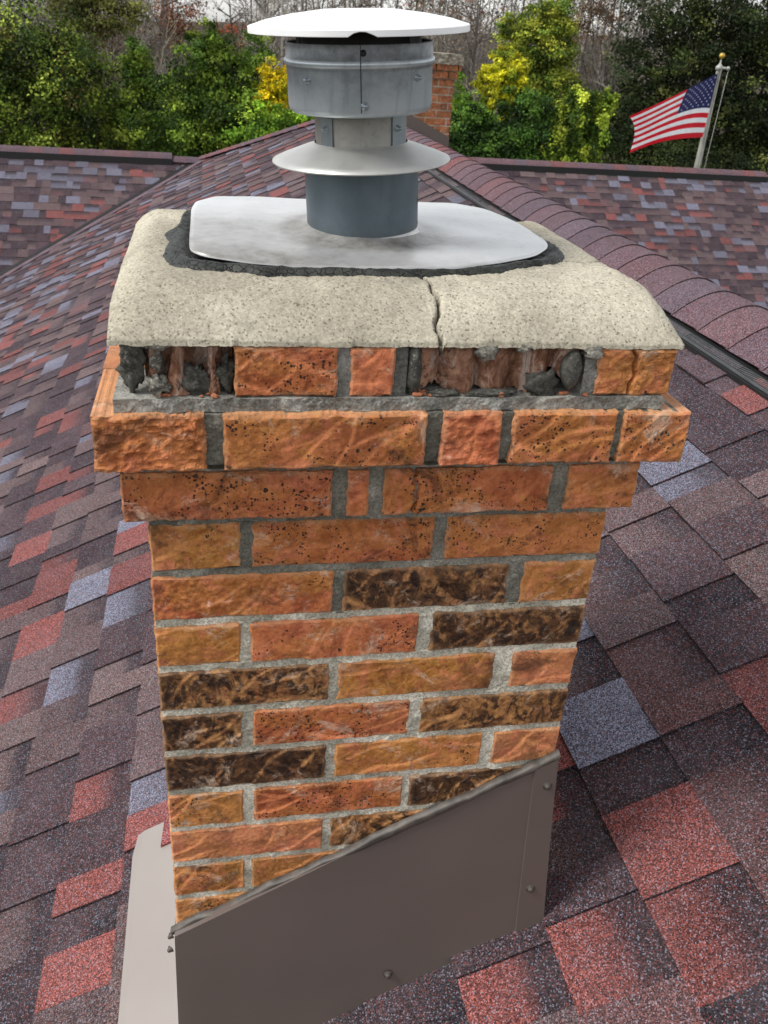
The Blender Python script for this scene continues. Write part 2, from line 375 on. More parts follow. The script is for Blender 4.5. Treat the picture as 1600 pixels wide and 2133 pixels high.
roof=mb.build('roof',M_SH,house); tag(roof,'main roof slope of large mottled shingles around the near chimney')
vd=(JV-AV)/np.linalg.norm(JV-AV); hd=(HR-JV)/np.linalg.norm(HR-JV)
# trims: valley edge, then hip edge, kept as two cuts on convex corner
halfspace(roof,[((AV[0],AV[1],0),(-vd[1],vd[0],0)),((JV[0],JV[1],0),(-hd[1],hd[0],0)) ,((RX,0,0),(1,0,0))])
# deck under the slopes
dk=MB()
def poly(mb,pts,**k): mb.add(pts,[tuple(range(len(pts)))],**k)
poly(dk,[(-150,-80,zmain(-150)-1),(RX,-80,RZ-1),(RX,HR[1],RZ-1),(JV[0],JV[1],zmain(JV[0])-1),(-150,far_y(-150),zmain(-150)-1)])
bz=lambda x:RZ-.5*(x-RX)
poly(dk,[(RX,-80,RZ-1),(210,-80,bz(210)-1),(210,420,bz(210)-1),(RX+75,HR[1]+75,bz(RX+75)-1),(RX,HR[1],RZ-1)])
poly(dk,[(RX,HR[1],RZ-1),(RX+110,HR[1]+110,bz(RX+110)-1),(RX+110,520,-70),(-60,520,-70),(JV[0],JV[1],zmain(JV[0])-1)])
deck=dk.build('roof_deck',M_PLAIN,house)
# back slope
mbk=shingle_plane((RX,0,RZ-.2),(0,-1,0),(-c6,0,s6),(s6,0,c6),lambda v:-(HR[1]+ max(0,-v)*c6),lambda v:75,-150/c6,0,EXM,12)
rb=mbk.build('roof',M_SH,house); tag(rb,'far side roof slope falling away behind the curved ridge caps')
# left wing and right wing facing the camera
S2=.693; c2=math.cos(math.atan(S2)); s2=math.sin(math.atan(S2)); EXW=4.35
zl0=zmain(JV[0])+.0
WL=shingle_plane((0,JV[1],zl0),(1,0,0),(0,c2,s2),(0,-s2,c2),lambda v:-330,lambda v:JV[0]+(v*c2)/( (JV[1]-AV[1])/(JV[0]-AV[0]))+3,-150,0,EXW,21,hb=.14,ht=.13,wmin=2.6,wmax=7)
wl=WL.build('roof',M_SH,house); tag(wl,'left wing roof slope facing the viewer across the valley line')
ZR=-29.5
WR=shingle_plane((0,400,ZR),(1,0,0),(0,c2,s2),(0,-s2,c2),lambda v:100+v*.2,lambda v:286,-190,0,EXW,22,hb=.14,ht=.13,wmin=2.6,wmax=7)
wr=WR.build('roof',M_SH,house); tag(wr,'right wing roof slope beyond the curved ridge, ending in a gable')
# ridge caps with black vents under them
rc=MB(); cap_run(rc,(RX,-70,RZ),(RX,HR[1],RZ),(1,0,0),(0,0,1),6.2,5.3,1.25,1.85,5,thick=.2,n=18,lift=-.05,skew=-.9)
tag(rc.build('ridge_cap',M_SH,roof,smooth=False),'row of curved plum cap shingles running down to the right')
rv=MB(); gv=MB()
for sgn in (-1,1):
    x_in=RX+sgn*5.0; x_out=RX+sgn*6.5
    zi=RZ-.5*5.0; zo=RZ-.5*6.5
    rv.box((min(x_in,x_out)-.4,-70,zo-.3),(max(x_in,x_out)-.0,HR[1],zo+.35))
    rv.add([(x_out,-70,zo+.35),(x_out,HR[1],zo+.35),(x_out-sgn*.25,HR[1],zo+.62),(x_out-sgn*.25,-70,zo+.62)],[(0,1,2,3)])
    y=-10.0
    while y<HR[1] and sgn<0:
        gv.add([(x_out+.22,y,zo+.66),(x_out+1.05,y,zo+1.0),(x_out+1.05,y+.12,zo+1.0),(x_out+.22,y+.12,zo+.66)],[(0,1,2,3)]); y+=.34 if y<120 else .8
    rv.box((min(x_out-sgn*1.25,x_out-sgn*1.6),-70,zo+.3),(max(x_out-sgn*1.25,x_out-sgn*1.6),HR[1],zo+1.15))
rv.build('ridge_vent',M_PLASTIC_SHADE,roof); gv.build('vent_grille',mat_flat('vent_grille_plastic',(96,100,102),.35),roof)
vs=MB()   # bright lip of the vent
vs.box((RX-6.56,-70,RZ-.5*6.5+.40),(RX-6.40,HR[1],RZ-.5*6.5+.62))
vs.build('vent_lip',mat_flat('grey_vent_plastic',(92,96,98),.35),roof)
hc=MB(); hz=zmain(HR[0]); cap_run(hc,(JV[0]-1,JV[1]+1,zmain(JV[0])+.2),(HR[0],HR[1],hz+.2),(-hd[1],hd[0],0),(0,0,1),5.5,3.2,.9,.9,6)
tag(hc.build('hip_cap',M_SH,roof),'thin row of cap shingles along the far hip')
vl=MB(); nv=np.array([-vd[1],vd[0]])
for i in range(60):    # plain cut strip of shingle along the valley
    a=JV-vd*i*4; b=JV-vd*(i*4+4.05); w=-nv*4.2
    c=np.array(random.choice([lin(112,96,104),lin(100,84,92),lin(118,100,106)]))
    vl.add([(a[0],a[1],zmain(a[0])+.8),(b[0],b[1],zmain(b[0])+.8),(b[0]+w[0],b[1]+w[1],zmain(b[0]+w[0])+.35),(a[0]+w[0],a[1]+w[1],zmain(a[0]+w[0])+.35)],[(0,1,2,3)],tint=c)
vl.build('valley_strip',M_SH,roof)
vk=MB()
a=JV; b=JV-vd*240
zw=lambda p,h:(p[0],p[1],zl0+S2*(p[1]-JV[1])+h)
vk.add([(a[0],a[1],zmain(a[0])+.9),(b[0],b[1],zmain(b[0])+.9),zw(b+nv*.9,.9),zw(a+nv*.9,.9),zw(b+nv*2.0,.3),zw(a+nv*2.0,.3)],[(0,1,2,3),(3,2,4,5)])
vk.build('valley_shade',M_PLASTIC_SHADE,roof)  # black strip on the wing stands for the shadow along the valley
lc=MB(); cap_run(lc,(-330,JV[1]+.5,zl0+.9),(-13.5,JV[1]+.5,zl0+.9),(0,1,0),(0,0,1),6.4,4.6,.95,1.2,7,thick=.12,n=8)
lc.build('ridge_cap',M_SH,wl)
lc=MB(); cap_run(lc,(-13.5,JV[1]+.5,zl0-.3),(JV[0]+5,JV[1]+.5,zl0-.3),(0,1,0),(0,0,1),6.4,4.6,.8,1.2,8,thick=.12,n=8)
tag(lc.build('ridge_cap',M_SH,wl),'low end caps of the left wing ridge without a vent')
x=MB(); x.box((-330,JV[1]-4.4,zl0-3.2),(-13.5,JV[1]+4,zl0-.1)); x.build('ridge_vent',M_PLASTIC_SHADE,wl)
lc=MB(); cap_run(lc,(108,400.5,ZR+.9),(282,400.5,ZR+.9),(0,1,0),(0,0,1),6.4,4.6,.95,1.2,9,thick=.12,n=8)
lc.build('ridge_cap',M_SH,wr)
x=MB(); x.box((108,395.6,ZR-3.2),(282,404,ZR-.1)); x.build('ridge_vent',M_PLASTIC_SHADE,wr)
x=MB()
poly(x,[(-330,401,zl0-.4),(10,401,zl0-.4),(10,520,zl0-.4-119*S2),(-330,520,zl0-.4-119*S2)])
poly(x,[(100,400,ZR-.4),(286,400,ZR-.4),(286,520,ZR-.4-120*S2),(100,520,ZR-.4-120*S2)])
poly(x,[(-330,JV[1],zl0-.6),(5,JV[1],zl0-.6),(5,250,zl0-.6-151*S2),(-330,250,zl0-.6-151*S2)])
poly(x,[(100,400,ZR-.6),(286,400,ZR-.6),(286,200,ZR-.6-200*S2),(100,200,ZR-.6-200*S2)])
x.build('wing_deck',M_PLAIN,house)
w=MB(); w.box((-140,-70,-ZG),(205,410,-112)); w.box((-320,275,-ZG),(-139,505,-118)); w.box((206,230,-ZG),(280,505,-150))
poly(w,[(281,215,-157),(281,400,ZR-2),(281,510,-106),(281,510,-ZG),(281,215,-ZG)])
w.build('wall',M_SIDING,house)

# ------------------------------------------------------------------ bricks
TI={'o':lin(202,120,66),'r':lin(186,96,56),'R':lin(198,98,62),'c':lin(184,124,58),'p':lin(222,150,104),'y':lin(214,150,78),'b':lin(172,120,66),'t':lin(188,154,104),'w':lin(214,118,78),'n':lin(188,146,84)}
def brick(mb,x0,x1,z0,z1,yf,depth,ty,burn=0,spots=.4,eff=0,ochre=.3,rough=0,cre=4,seed=0,yb=None,fine=.085,crack=None,chip=1.0):
    """one brick: a relief-cut front face (creases, chips, worn arrises) and plain sides running back"""
    r=np.random.default_rng(seed*7+3); nx=max(6,int((x1-x0)/fine)); nzv=max(5,int((z1-z0)/fine))
    X=np.linspace(x0,x1,nx+1); Z=np.linspace(z0,z1,nzv+1); xx,zz=np.meshgrid(X,Z)
    e=np.minimum(np.minimum(xx-x0,x1-xx),np.minimum(zz-z0,z1-zz))
    H=np.zeros_like(xx); cm=np.zeros_like(xx)
    for i in range(cre):
        cx=r.uniform(x0,x1); cz=r.uniform(z0,z1); an=r.choice([.55,-.55,.9,-.8,.25,1.2])+r.normal()*.15; L=r.uniform(.8,2.3)
        dx=xx-cx; dz=zz-cz; al=dx*math.cos(an)+dz*math.sin(an); pe=-dx*math.sin(an)+dz*math.cos(an)+.12*np.sin(al*2+i)
        m=np.exp(-(pe/.07)**2)*(1/(1+np.exp((np.abs(al)-L)*5))); stepm=1/(1+np.exp(-pe/.032))*np.exp(-(pe/.5)**2)*(1/(1+np.exp((np.abs(al)-L)*4)))
        H+= m*r.uniform(.01,.035)*r.choice([1,1,-1.2])-stepm*r.uniform(.03,.085); cm+=np.exp(-(pe/.09)**2)*(1/(1+np.exp((np.abs(al)-L)*5)))
    V=[]
    sd=seed*3.17; 
    ns=np.array([[mn.noise(Vector((a*.55+sd,c*.9,sd)))*.06+mn.noise(Vector((a*1.7+sd,c*1.9,sd)))*.03+mn.noise(Vector((a*4.5+sd,c*4.5,sd)))*(.025+rough*.05) + rough*.06*mn.fractal(Vector((a*1.5,c*3.2,sd)),.8,2.1,4) for a in X] for c in Z])
    chp=np.array([[mn.noise(Vector((a*1.6+sd,c*1.6,sd+9))) for a in X] for c in Z])
    ed=.08+.16*chip*np.clip(chp-.12,0,1)*3
    rnd=-.10*np.clip(1-e/ed,0,1)**2*1.0
    H=H+ns+rnd
    if crack is not None:
        cxp=crack+.18*np.sin((zz-z0)*1.7)+.05*np.sin(zz*9); cd=np.abs(xx-cxp); H-=.35*np.exp(-(cd/.06)**2)
    jx=np.array([mn.noise(Vector((c*1.3,sd,3)))*.07 for c in Z]); jz=np.array([mn.noise(Vector((a*.8,sd,5)))*.06 for a in X])
    fx=np.clip(1-(xx-x0)/1.0,0,1)*jx[:,None]+np.clip(1-(x1-xx)/1.0,0,1)*jx[::-1][:,None]
    fz=jz[None,:]*np.ones_like(zz)
    # ragged silhouette of the front arris
    ej=(e<.02)*np.array([[mn.noise(Vector((a*6,c*6,sd)))*.05 for a in X] for c in Z])
    P=np.stack([xx+fx+ej,yf-H,zz+fz+ej],-1).reshape(-1,3)
    m=nx+1; idx=lambda j,i:j*m+i
    F=[(idx(j,i),idx(j,i+1),idx(j+1,i+1),idx(j+1,i)) for j in range(nzv) for i in range(nx)]
    ring=[idx(0,i) for i in range(nx)]+[idx(j,nx) for j in range(nzv)]+[idx(nzv,i) for i in range(nx,0,-1)]+[idx(j,0) for j in range(nzv,0,-1)]
    nb=len(P); back=P[ring].copy(); back[:,1]=yf+depth if yb is None else yb
    midr=P[ring].copy(); midr[:,1]+=.12; 
    P=np.concatenate([P,midr,back]); k=len(ring)
    for a in range(k):
        b=(a+1)%k; F.append((ring[b],ring[a],nb+a,nb+b)); F.append((nb+b,nb+a,nb+k+a,nb+k+b))
    t=np.array(TI[ty]); v=r.uniform(.9,1.1); t=np.array([t[0]*v,t[1]*v*r.uniform(.94,1.06),t[2]*v,1])
    mask=np.tile([burn,spots,eff,1.],(len(P),1)); ext=np.zeros((len(P),4)); ext[:,3]=1
    ext[:nb,0]=np.clip(cm.reshape(-1),0,1); ext[:nb,2]=(.75*np.exp(-(e/.13)**2)*np.clip(.6+2*chp,0,1)).reshape(-1); ext[:,1]=ochre; ext[nb+k:,2]=.6; ext[nb:nb+k,2]=.8; ext[ring,2]=.45
    # tint drifts along the brick
    f=np.clip(.5+.9*np.array([mn.noise(Vector((p[0]*.35+sd,p[2]*.3,sd))) for p in P]),0,1)[:,None]
    t2=np.array(TI[random.choice('oprcy')]); T=t[None]*(1-f*.35)+t2[None]*f*.35; T[:,3]=1
    mb.add(P,F,tint=T,mask=mask,extra=ext)
def slab(mb,x0,x1,z0,z1,yf,yb,amp=.05,dark=.2,fine=.16,sd=0,topz=None):
    nx=max(2,int((x1-x0)/fine)); nzv=max(2,int((z1-z0)/fine)); X=np.linspace(x0,x1,nx+1); Z=np.linspace(z0,z1,nzv+1)
    P=[(a+ (mn.noise(Vector((a,c*3,sd)))*amp if 0<i<nx else 0),yf+amp*(mn.noise(Vector((a*1.3+sd,c*1.3,sd)))+.6*mn.noise(Vector((a*4+sd,c*4,sd)))), c) for c in Z for i,a in enumerate(X)]
    m=nx+1; F=[(j*m+i,j*m+i+1,(j+1)*m+i+1,(j+1)*m+i) for j in range(nzv) for i in range(nx)]
    nb=len(P); cs=[0,nx,nzv*m+nx,nzv*m]
    ring=list(range(0,nx))+[j*m+nx for j in range(nzv)]+[nzv*m+i for i in range(nx,0,-1)]+[j*m for j in range(nzv,0,-1)]
    P+= [(P[q][0],yb,P[q][2]) for q in ring]; k=len(ring)
    for a in range(k): b=(a+1)%k; F.append((ring[b],ring[a],nb+a,nb+b))
    F.append(tuple(nb+a for a in range(k)))
    mb.add(P,F,mask=np.tile([dark,0,0,1.],(len(P),1)))
C5=2.506; D=16.0
chim=thing('chimney',(9.8,9.7,-36),'cracked brick chimney with broken top course and concrete crown in the foreground','chimney')
shaft=MB()
rows={ # front courses below the corbels: (x0,x1,tint,burn,spots,bloom,ochre,roughness)
 -1:[(0.05,3.65,'c',.0,.35,.35,.9,0),(4.15,11.85,'r',.12,.75,.0,.35,0),(12.4,19.65,'o',.08,.6,.1,.35,0)],
 0:[(0,7.6,'R',.0,.2,.75,.55,.5),(8.05,15.55,'t',.54,.1,.1,.2,0),(16.2,19.6,'y',.1,.45,.0,.4,0)],
 1:[(0,3.6,'c',.05,.1,.0,.7,0),(4.05,11.6,'w',.28,.5,.8,.4,0),(12.2,19.6,'t',.56,.1,.0,.3,0)],
 2:[(0,7.6,'n',.50,.3,.55,.3,.2),(8.0,15.5,'b',.0,.05,.05,.95,0),(16.4,19.6,'p',.0,.1,.1,.0,0)],
 3:[(0,3.6,'t',.55,.3,.1,.2,0),(4.1,11.6,'r',.1,.85,.0,.35,0),(12.1,19.6,'n',.47,.4,.35,.4,0)],
 4:[(0,7.6,'t',.60,.1,.1,.1,0),(8.05,15.5,'y',.1,.5,.0,.7,0),(16.1,19.6,'p',.0,.1,.2,.2,0)],
 5:[(0,3.6,'y',.1,.6,.0,.6,0),(4.1,11.6,'r',.16,.9,.0,.3,0),(12,19.6,'t',.55,.2,.1,.2,0)],
 6:[(0,7.6,'p',.1,.2,.0,.3,0),(8.0,15.5,'n',.5,.3,.0,.6,0),(16,19.6,'o',.1,.4,.0,.3,0)],
 7:[(0,3.6,'c',.42,.4,.0,.9,0),(4.0,11.6,'b',.4,.3,.1,.4,0),(12,19.6,'o',.1,.4,.0,.3,0)],
 8:[(0,7.6,'y',.2,.5,.0,.7,0),(8,15.5,'r',.2,.5,0,.4,0),(16,19.6,'o',.1,.4,0,.3,0)]}
seed=1
for k,bs in rows.items():
    zt=-k*C5; zb=zt-2.14
    for (a,b,ty,bu,spt,ef,oc,ro) in bs:
        seed+=1; last=b>19; first=a<.2
        brick(shaft,a,b,zb,zt,0.0,1.4,ty,bu,spt,ef,oc,ro,seed=seed,cre=7 if bu>.4 else 4)
# lower courses hidden by the flashing, and the plain courses of the other three faces
def plain(mb,x0,x1,y0,y1,z0,z1):
    ty=random.choice('orcpynb'); t=np.array(TI[ty])
    j=.05
    mb.box((x0,y0,z0),(x1,y1,z1),tint=t,mask=np.array([random.choice([0,0,.2,.5]),.5,.1,1]),extra=np.array([0,.3,.45,1]))
for k in range(-1,14):
    zt=-k*C5; zb=zt-2.14
    if k>8:
        for i in range(3): plain(shaft,[0,8,16][i],[7.6,15.6,19.6][i],0,1.4,zb,zt)
    off=0 if k%2 else -4
    for side in (0,1):
        y=1.45+.0
        ys=[1.45,4.0]+[4.4+8*i+ (0 if k%2 else 4) for i in range(-1,2)]
        yy=1.45; w=[2.2,7.6,7.2] if k%2 else [6.1,7.6,3.2]
        for q in w:
            if side==0: plain(shaft,0,1.4,yy,yy+q,zb,zt)
            else: plain(shaft,18.22,19.62,yy,yy+q,zb,zt)
            yy+=q+.38
    for i in range(2): plain(shaft,[1.5,9.9][i],[9.5,18.1][i],D-1.4,D,zb,zt)
sh_o=shaft.build('brick_shaft',M_BR,chim)
mo=MB(); mo.box((.22,.24,-37),(19.42,D-.2,2.4),mask=np.array([.2,0,0,1]))
for k in range(-1,10):   # front joints, slightly uneven
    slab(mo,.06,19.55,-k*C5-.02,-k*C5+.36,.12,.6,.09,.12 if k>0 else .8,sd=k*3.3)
    bs=rows.get(k)
    if bs:
        for i in range(len(bs)-1): slab(mo,bs[i][1]-.1,bs[i+1][0]+.1,-k*C5-2.25,-k*C5+.05,.11,.6,.08,.15 if k>0 else .9,sd=k*5.1+i)
mo.build('mortar',M_MO,sh_o)
# corbelled courses
cb=MB()
def row(mb,bs,z0,z1,yf,depth=4.2):
    global seed
    for b in bs:
        seed+=1; kw=b[8] if len(b)>8 else {}
        brick(mb,b[0],b[1],z0+kw.pop('dz',0),z1,yf,depth,b[2],b[3],b[4],b[5],b[6],b[7],seed=seed,cre=kw.pop('cre',5),**kw)
row(cb,[(-.78,7.25,'r',.14,.9,.05,.35,0),(7.9,8.75,'R',0,.2,.3,.1,.3,{'cre':1}),(9.35,16.4,'r',.12,.8,.0,.45,0,{'crack':10.55}),(17.15,20.25,'o',.2,.6,.15,.3,.4)],3.15,5.2,-.85)
row(cb,[(-1.5,2.45,'o',.0,.2,.2,.2,1.6,{'chip':2.5}),(3.1,10.7,'o',.08,.7,.05,.5,.1),(11.3,13.65,'R',.30,.1,.45,.0,.9,{'chip':2}),(14.15,18.4,'o',.1,.9,.0,.5,.1),(18.7,21.55,'o',.1,.9,.0,.45,.2)],5.68,7.85,-1.6,5)
cb_side=cb
for (z0,z1,o) in ((3.15,5.2,.8),(5.68,7.85,1.55)):
    yy=(-.85 if o<1 else -1.6)+(4.3 if o<1 else 5.1)
    while yy<D+o-3:
        q=min(7.6,D+o-1-yy)
        plain(cb,-o,1.5,yy,yy+q,z0,z1); plain(cb,18.2,19.6+o+.3,yy,yy+q,z0,z1); yy+=q+.4
    xx=-o
    while xx<19: plain(cb,xx,min(xx+7.6,19.6+o),D+o-1.2,D+o,z0,z1); xx+=8
cbo=cb.build('corbel_course',M_BR,chim)
cm=MB()
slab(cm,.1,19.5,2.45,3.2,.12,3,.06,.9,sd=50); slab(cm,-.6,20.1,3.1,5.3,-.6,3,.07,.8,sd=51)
slab(cm,-.45,20.0,5.2,5.75,-.3,3,.07,1,sd=52); slab(cm,-1.35,21.3,5.84,7.82,-1.33,3,.09,.95,sd=53)  # bed joint between corbel rows: its black shadow is put into the mortar colour
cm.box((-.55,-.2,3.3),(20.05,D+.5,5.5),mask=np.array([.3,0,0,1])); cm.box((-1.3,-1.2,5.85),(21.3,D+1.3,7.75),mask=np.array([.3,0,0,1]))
cm.build('mortar',M_MO,cbo)
# top course: three whole bricks, two broken cavities
tp=MB()
TY=-1.12; TZ0=8.42; TZ1=10.28
row(tp,[(3.55,7.25,'r',.25,.75,.1,.35,.3),(7.72,9.35,'w',.0,.1,.0,.0,.0,{'cre':2}),(17.35,20.55,'y',.0,.3,.0,.35,.8,{'crack':18.75,'chip':2})],TZ0,TZ1,TY,3)
yy=2.0
while yy<D: 
    q=min(7.6,D+.8-yy); plain(tp,-.45,1.5,yy,yy+q,TZ0,TZ1); plain(tp,18.2,20.4,yy,yy+q,TZ0,TZ1); yy+=q+.4
xx=-.4
while xx<19: plain(tp,xx,min(xx+7.6,20.4),D-.4,D+.8,TZ0,TZ1); xx+=8
tpo=tp.build('top_course',M_BR,chim)
tm=MB()
slab(tm,-.72,20.3,7.86,8.38,-1.18,3,.14,.6,sd=60,fine=.12)
slab(tm,7.2,7.78,8.3,10.3,-.98,2,.05,.7,sd=61); slab(tm,9.3,9.85,8.3,10.3,-1.0,2,.06,.95,sd=62); slab(tm,16.85,17.4,8.3,10.3,-1.0,2,.07,.75,sd=63)
tm.build('mortar',M_LEDGE,tpo)
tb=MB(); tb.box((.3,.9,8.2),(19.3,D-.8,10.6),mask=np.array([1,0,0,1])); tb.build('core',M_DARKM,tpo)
# fluted terracotta inside the right cavity
fl=MB(); nx=150; X=np.linspace(9.8,16.9,nx)
def flute(x):
    p=0
    for c,w_,h in ((10.9,.62,.55),(12.35,.75,.42),(13.55,.6,.40),(14.9,.75,.5),(16.2,.45,.7)):
        d=abs(x-c)/w_
        if d<1: p=max(p,h*math.sqrt(1-d*d))
    return p
def flute(x): return .95*abs(math.cos(math.pi*(x-10.55)/1.45))**.55*(.75+.25*math.sin(x*2.1))
V=[];Zs=np.linspace(8.35,10.35,24)
for z in Zs:
    for x in X: f_=(10.35-z)/2.0; zb_=.42*max(0,nz(x,3,2,1.3)+.25)+.25*abs(nz(x,8,2,4))+(.9*max(0,1-abs(x-15.7)/.8)); V.append((x,-.10-.85*flute(x)+.10*fb(x,z,4,1.6)+(.3*max(0,nz(x,z,9,1.1)-.2)),10.35-f_*(2.0-zb_)))
F=[(j*nx+i,j*nx+i+1,(j+1)*nx+i+1,(j+1)*nx+i) for j in range(23) for i in range(nx-1)]
fl.add(V,F)
for (x0,x1,yf) in ((1.15,1.95,-.45),(2.5,3.5,-.1)):   # remains in the left cavity
    pass
tag(fl.build('broken_brick_core',M_TERRA,tpo,smooth=True),'broken hollow brick showing fluted terracotta cores')
def ribs(mb,cx,w0,w1,y,seed_):
    V=[];n=10;m=14
    for j in range(m+1):
        f=j/m; z=8.4+f*1.95; w=w0*(1-f)**2+w1+ (.12*abs(f-.5))
        for i in range(n+1):
            t=-1+2*i/n; V.append((cx+t*w*(1+.5*nz(z,t,seed_,2.5))+.07*nz(z,t*2,seed_+4,3),y-.2*(1-abs(t))+.12*nz(cx+t*2,z,seed_,4),z))
    mb.add(V,[(j*(n+1)+i,j*(n+1)+i+1,(j+1)*(n+1)+i+1,(j+1)*(n+1)+i) for j in range(m) for i in range(n)])
lb=MB(); ribs(lb,1.55,.32,.14,-.75,1); ribs(lb,2.75,.12,.12,-.7,2); ribs(lb,.75,.10,.16,-.5,3)
n_=24; V=[];
for j in range(n_+1):
    for i in range(n_+1):
        x=.4+3.1*i/n_; z=8.4+1.95*j/n_; V.append((x,.1+.3*abs(math.sin((x-.4)*2.4))+.1*nz(x,z,1,3),z))
lb.add(V,[(j*(n_+1)+i,j*(n_+1)+i+1,(j+1)*(n_+1)+i+1,(j+1)*(n_+1)+i) for j in range(n_) for i in range(n_)])
tag(lb.build('broken_brick_core',M_TERRA,tpo,smooth=True),'thin rust coloured ribs left of a broken hollow brick')
def lump(mb,c,r,sd,amp=.35,n=18,**k):
    V=[];F=[]
    for j in range(n+1):
        ph=math.pi*j/n
        for i in range(n):
            th=2*math.pi*i/n; d=Vector((math.sin(ph)*math.cos(th),math.sin(ph)*math.sin(th),math.cos(ph)))
            s=1+amp*mn.fractal(d*1.9+Vector((sd,sd,sd)),.7,2.2,5); V.append((c[0]+d.x*r[0]*s,c[1]+d.y*r[1]*s,c[2]+d.z*r[2]*s))
    F=[(j*n+i,(j+1)*n+i,(j+1)*n+(i+1)%n,j*n+(i+1)%n) for j in range(n) for i in range(n)]
    mb.add(V,F,**k)
lumps=[]; K=dict(mask=np.array([.9,0,0,1])); K2=dict(mask=np.array([.25,0,0,1]))
def one_lump(c,r,sd,amp=.35,**k):
    q=MB(); lump(q,c,r,sd,amp,**k); q.build('mortar_lump',M_SOOT,tpo,smooth=True)
one_lump((.0,-.5,9.5),(.40,.4,.95),1,.6,**K); one_lump((.85,-.85,8.8),(.38,.35,.34),2,.7,**K2); one_lump((.8,-.5,9.7),(.22,.2,.7),3,**K2)
one_lump((2.15,-.55,8.85),(.46,.4,.5),4,.8,**K); one_lump((3.15,-.4,9.0),(.4,.4,.6),5,.8,**K); one_lump((.9,-.6,10.25),(.5,.4,.22),6,**K2)
one_lump((12.85,-.95,10.15),(.45,.3,.32),7,**K2); one_lump((14.3,-.9,10.3),(.3,.3,.2),8,**K2); one_lump((10.15,-.7,9.3),(.32,.45,1.0),9,.2,**K)
one_lump((16.35,-.9,9.4),(.42,.42,.75),10,.12,**K); one_lump((15.2,-.98,8.8),(.6,.14,.5),11,.6,mask=np.array([1,0,0,1])); one_lump((13.2,-1.0,8.5),(.9,.25,.14),12,.5,**K)  # the flat dark lump stands in for a dark mossy hole
one_lump((17.1,-.95,10.15),(.4,.4,.3),13,**K2); one_lump((11.3,-.95,8.5),(.6,.25,.14),14,.5,**K)
M_CHIP=mat_flat('orange_chip',(176,110,76),.8)
for i in range(26):
    x=random.choice([random.gauss(10.35,.22),random.gauss(10.35,.22),random.gauss(16.2,.5),random.uniform(.5,3.3),random.uniform(12,16)]); y=random.uniform(-1.15,-.8); s=random.uniform(.05,.15)
    ch=MB(); lump(ch,(x,y,8.42+s*.4),(s*1.3,s,s*.7),i,.5,6); ch.build('brick_chip',M_CHIP,tpo)

# concrete crown: domed slab with a ragged front edge and an open crack
X0,X1,Y0,Y1=-.75,20.75,-1.12,D+1.0
gx=np.linspace(X0,X1,270); gy=np.concatenate([np.linspace(Y0,5,96),np.linspace(5.12,Y1,90)])
crk=[(11.0,-1.3),(11.02,-.9),(10.93,-.5),(11.12,.0),(11.2,.6),(11.05,1.2),(11.1,1.6),(10.8,2.2),(10.55,2.9),(10.4,4.2)]
crk2=[(16.6,7.4),(17.3,6.6),(17.8,6.0),(18.3,5.2),(19.0,5.5),(19.6,5.7),(20.3,6.6),(21,7.2)]
def dseg(x,y,pl):
    m=9
    for (ax,ay),(bx,by) in zip(pl[:-1],pl[1:]):
        t=max(0,min(1,((x-ax)*(bx-ax)+(y-ay)*(by-ay))/((bx-ax)**2+(by-ay)**2+1e-9)))
        m=min(m,math.hypot(x-ax-t*(bx-ax),y-ay-t*(by-ay)))
    return m
def e_(t,p): t=min(1,max(0,t)); return 1-(1-t)**p
def crown_z(x,y,detail=True):
    u=e_((y-Y0)/3.7,1.9); dx0=(x-X0); dx1=(X1-x); v=min(e_((dx0+.25)/1.6,2.4),e_((dx1+.12)/1.5,2.6)); w_=e_((Y1-y)/3.0,2)
    edge=.12+.45*min(1,max(0,(y-Y0)/2.0))
    h=edge+(1.75-edge)*u*v*w_
    z=10.36+h+.10*nz(x,y,0,.25)
    if detail: z+=.05*fb(x,y,0,1.1)+.03*nz(x,y,5,6)+.018*nz(x,y,8,14)
    return z
V=[];Cm=[];wob=lambda x:.06*nz(x,3,0,1.4)+.05*nz(x,1,0,5)
for jy,y in enumerate(gy):
    for x in gx:
        z=crown_z(x,y); a=nz(x,y,3,2.2)*.12+nz(x,y,7,9)*.05
        d=dseg(x+a,y+a,crk); d2=dseg(x+a,y+a,crk2); g=0;w1=.065 if y<1.5 else .05
        g=math.exp(-(d/w1)**4); g2=math.exp(-(d2/.075)**4)*.8
        z-= .55*g+.3*g2
        if x>11.0 and y<1.6: z-=.03
        yy=y+(wob(x)*(1-jy/6) if jy<6 else 0)
        if y<Y0+.9: z-= .0
        V.append((x,yy,z)); stain=math.exp(-((y-2.2)/.9)**2)*math.exp(-((x-9)/2.6)**2)
        Cm.append((min(1,g*.95+g2),min(1,stain*1.3),0,1))
nX=len(gx); nY=len(gy)
F=[(j*nX+i,j*nX+i+1,(j+1)*nX+i+1,(j+1)*nX+i) for j in range(nY-1) for i in range(nX-1)]
ring=[i for i in range(nX-1)]+[j*nX+nX-1 for j in range(nY-1)]+[(nY-1)*nX+i for i in range(nX-1,0,-1)]+[j*nX for j in range(nY-1,0,-1)]
nb=len(V)
for q in ring:
    x,y,z=V[q]; V.append((x,y+.05,10.30+.06*nz(x,y,0,2)+.03*nz(x,y,4,8))); Cm.append((0,.3,0,1))
k=len(ring)
for a in range(k): b=(a+1)%k; F.append((ring[b],ring[a],nb+a,nb+b))
F.append(tuple(nb+a for a in range(k)))
mesh('crown',V,F,M_CR,chim,{'mask':Cm},smooth=True)

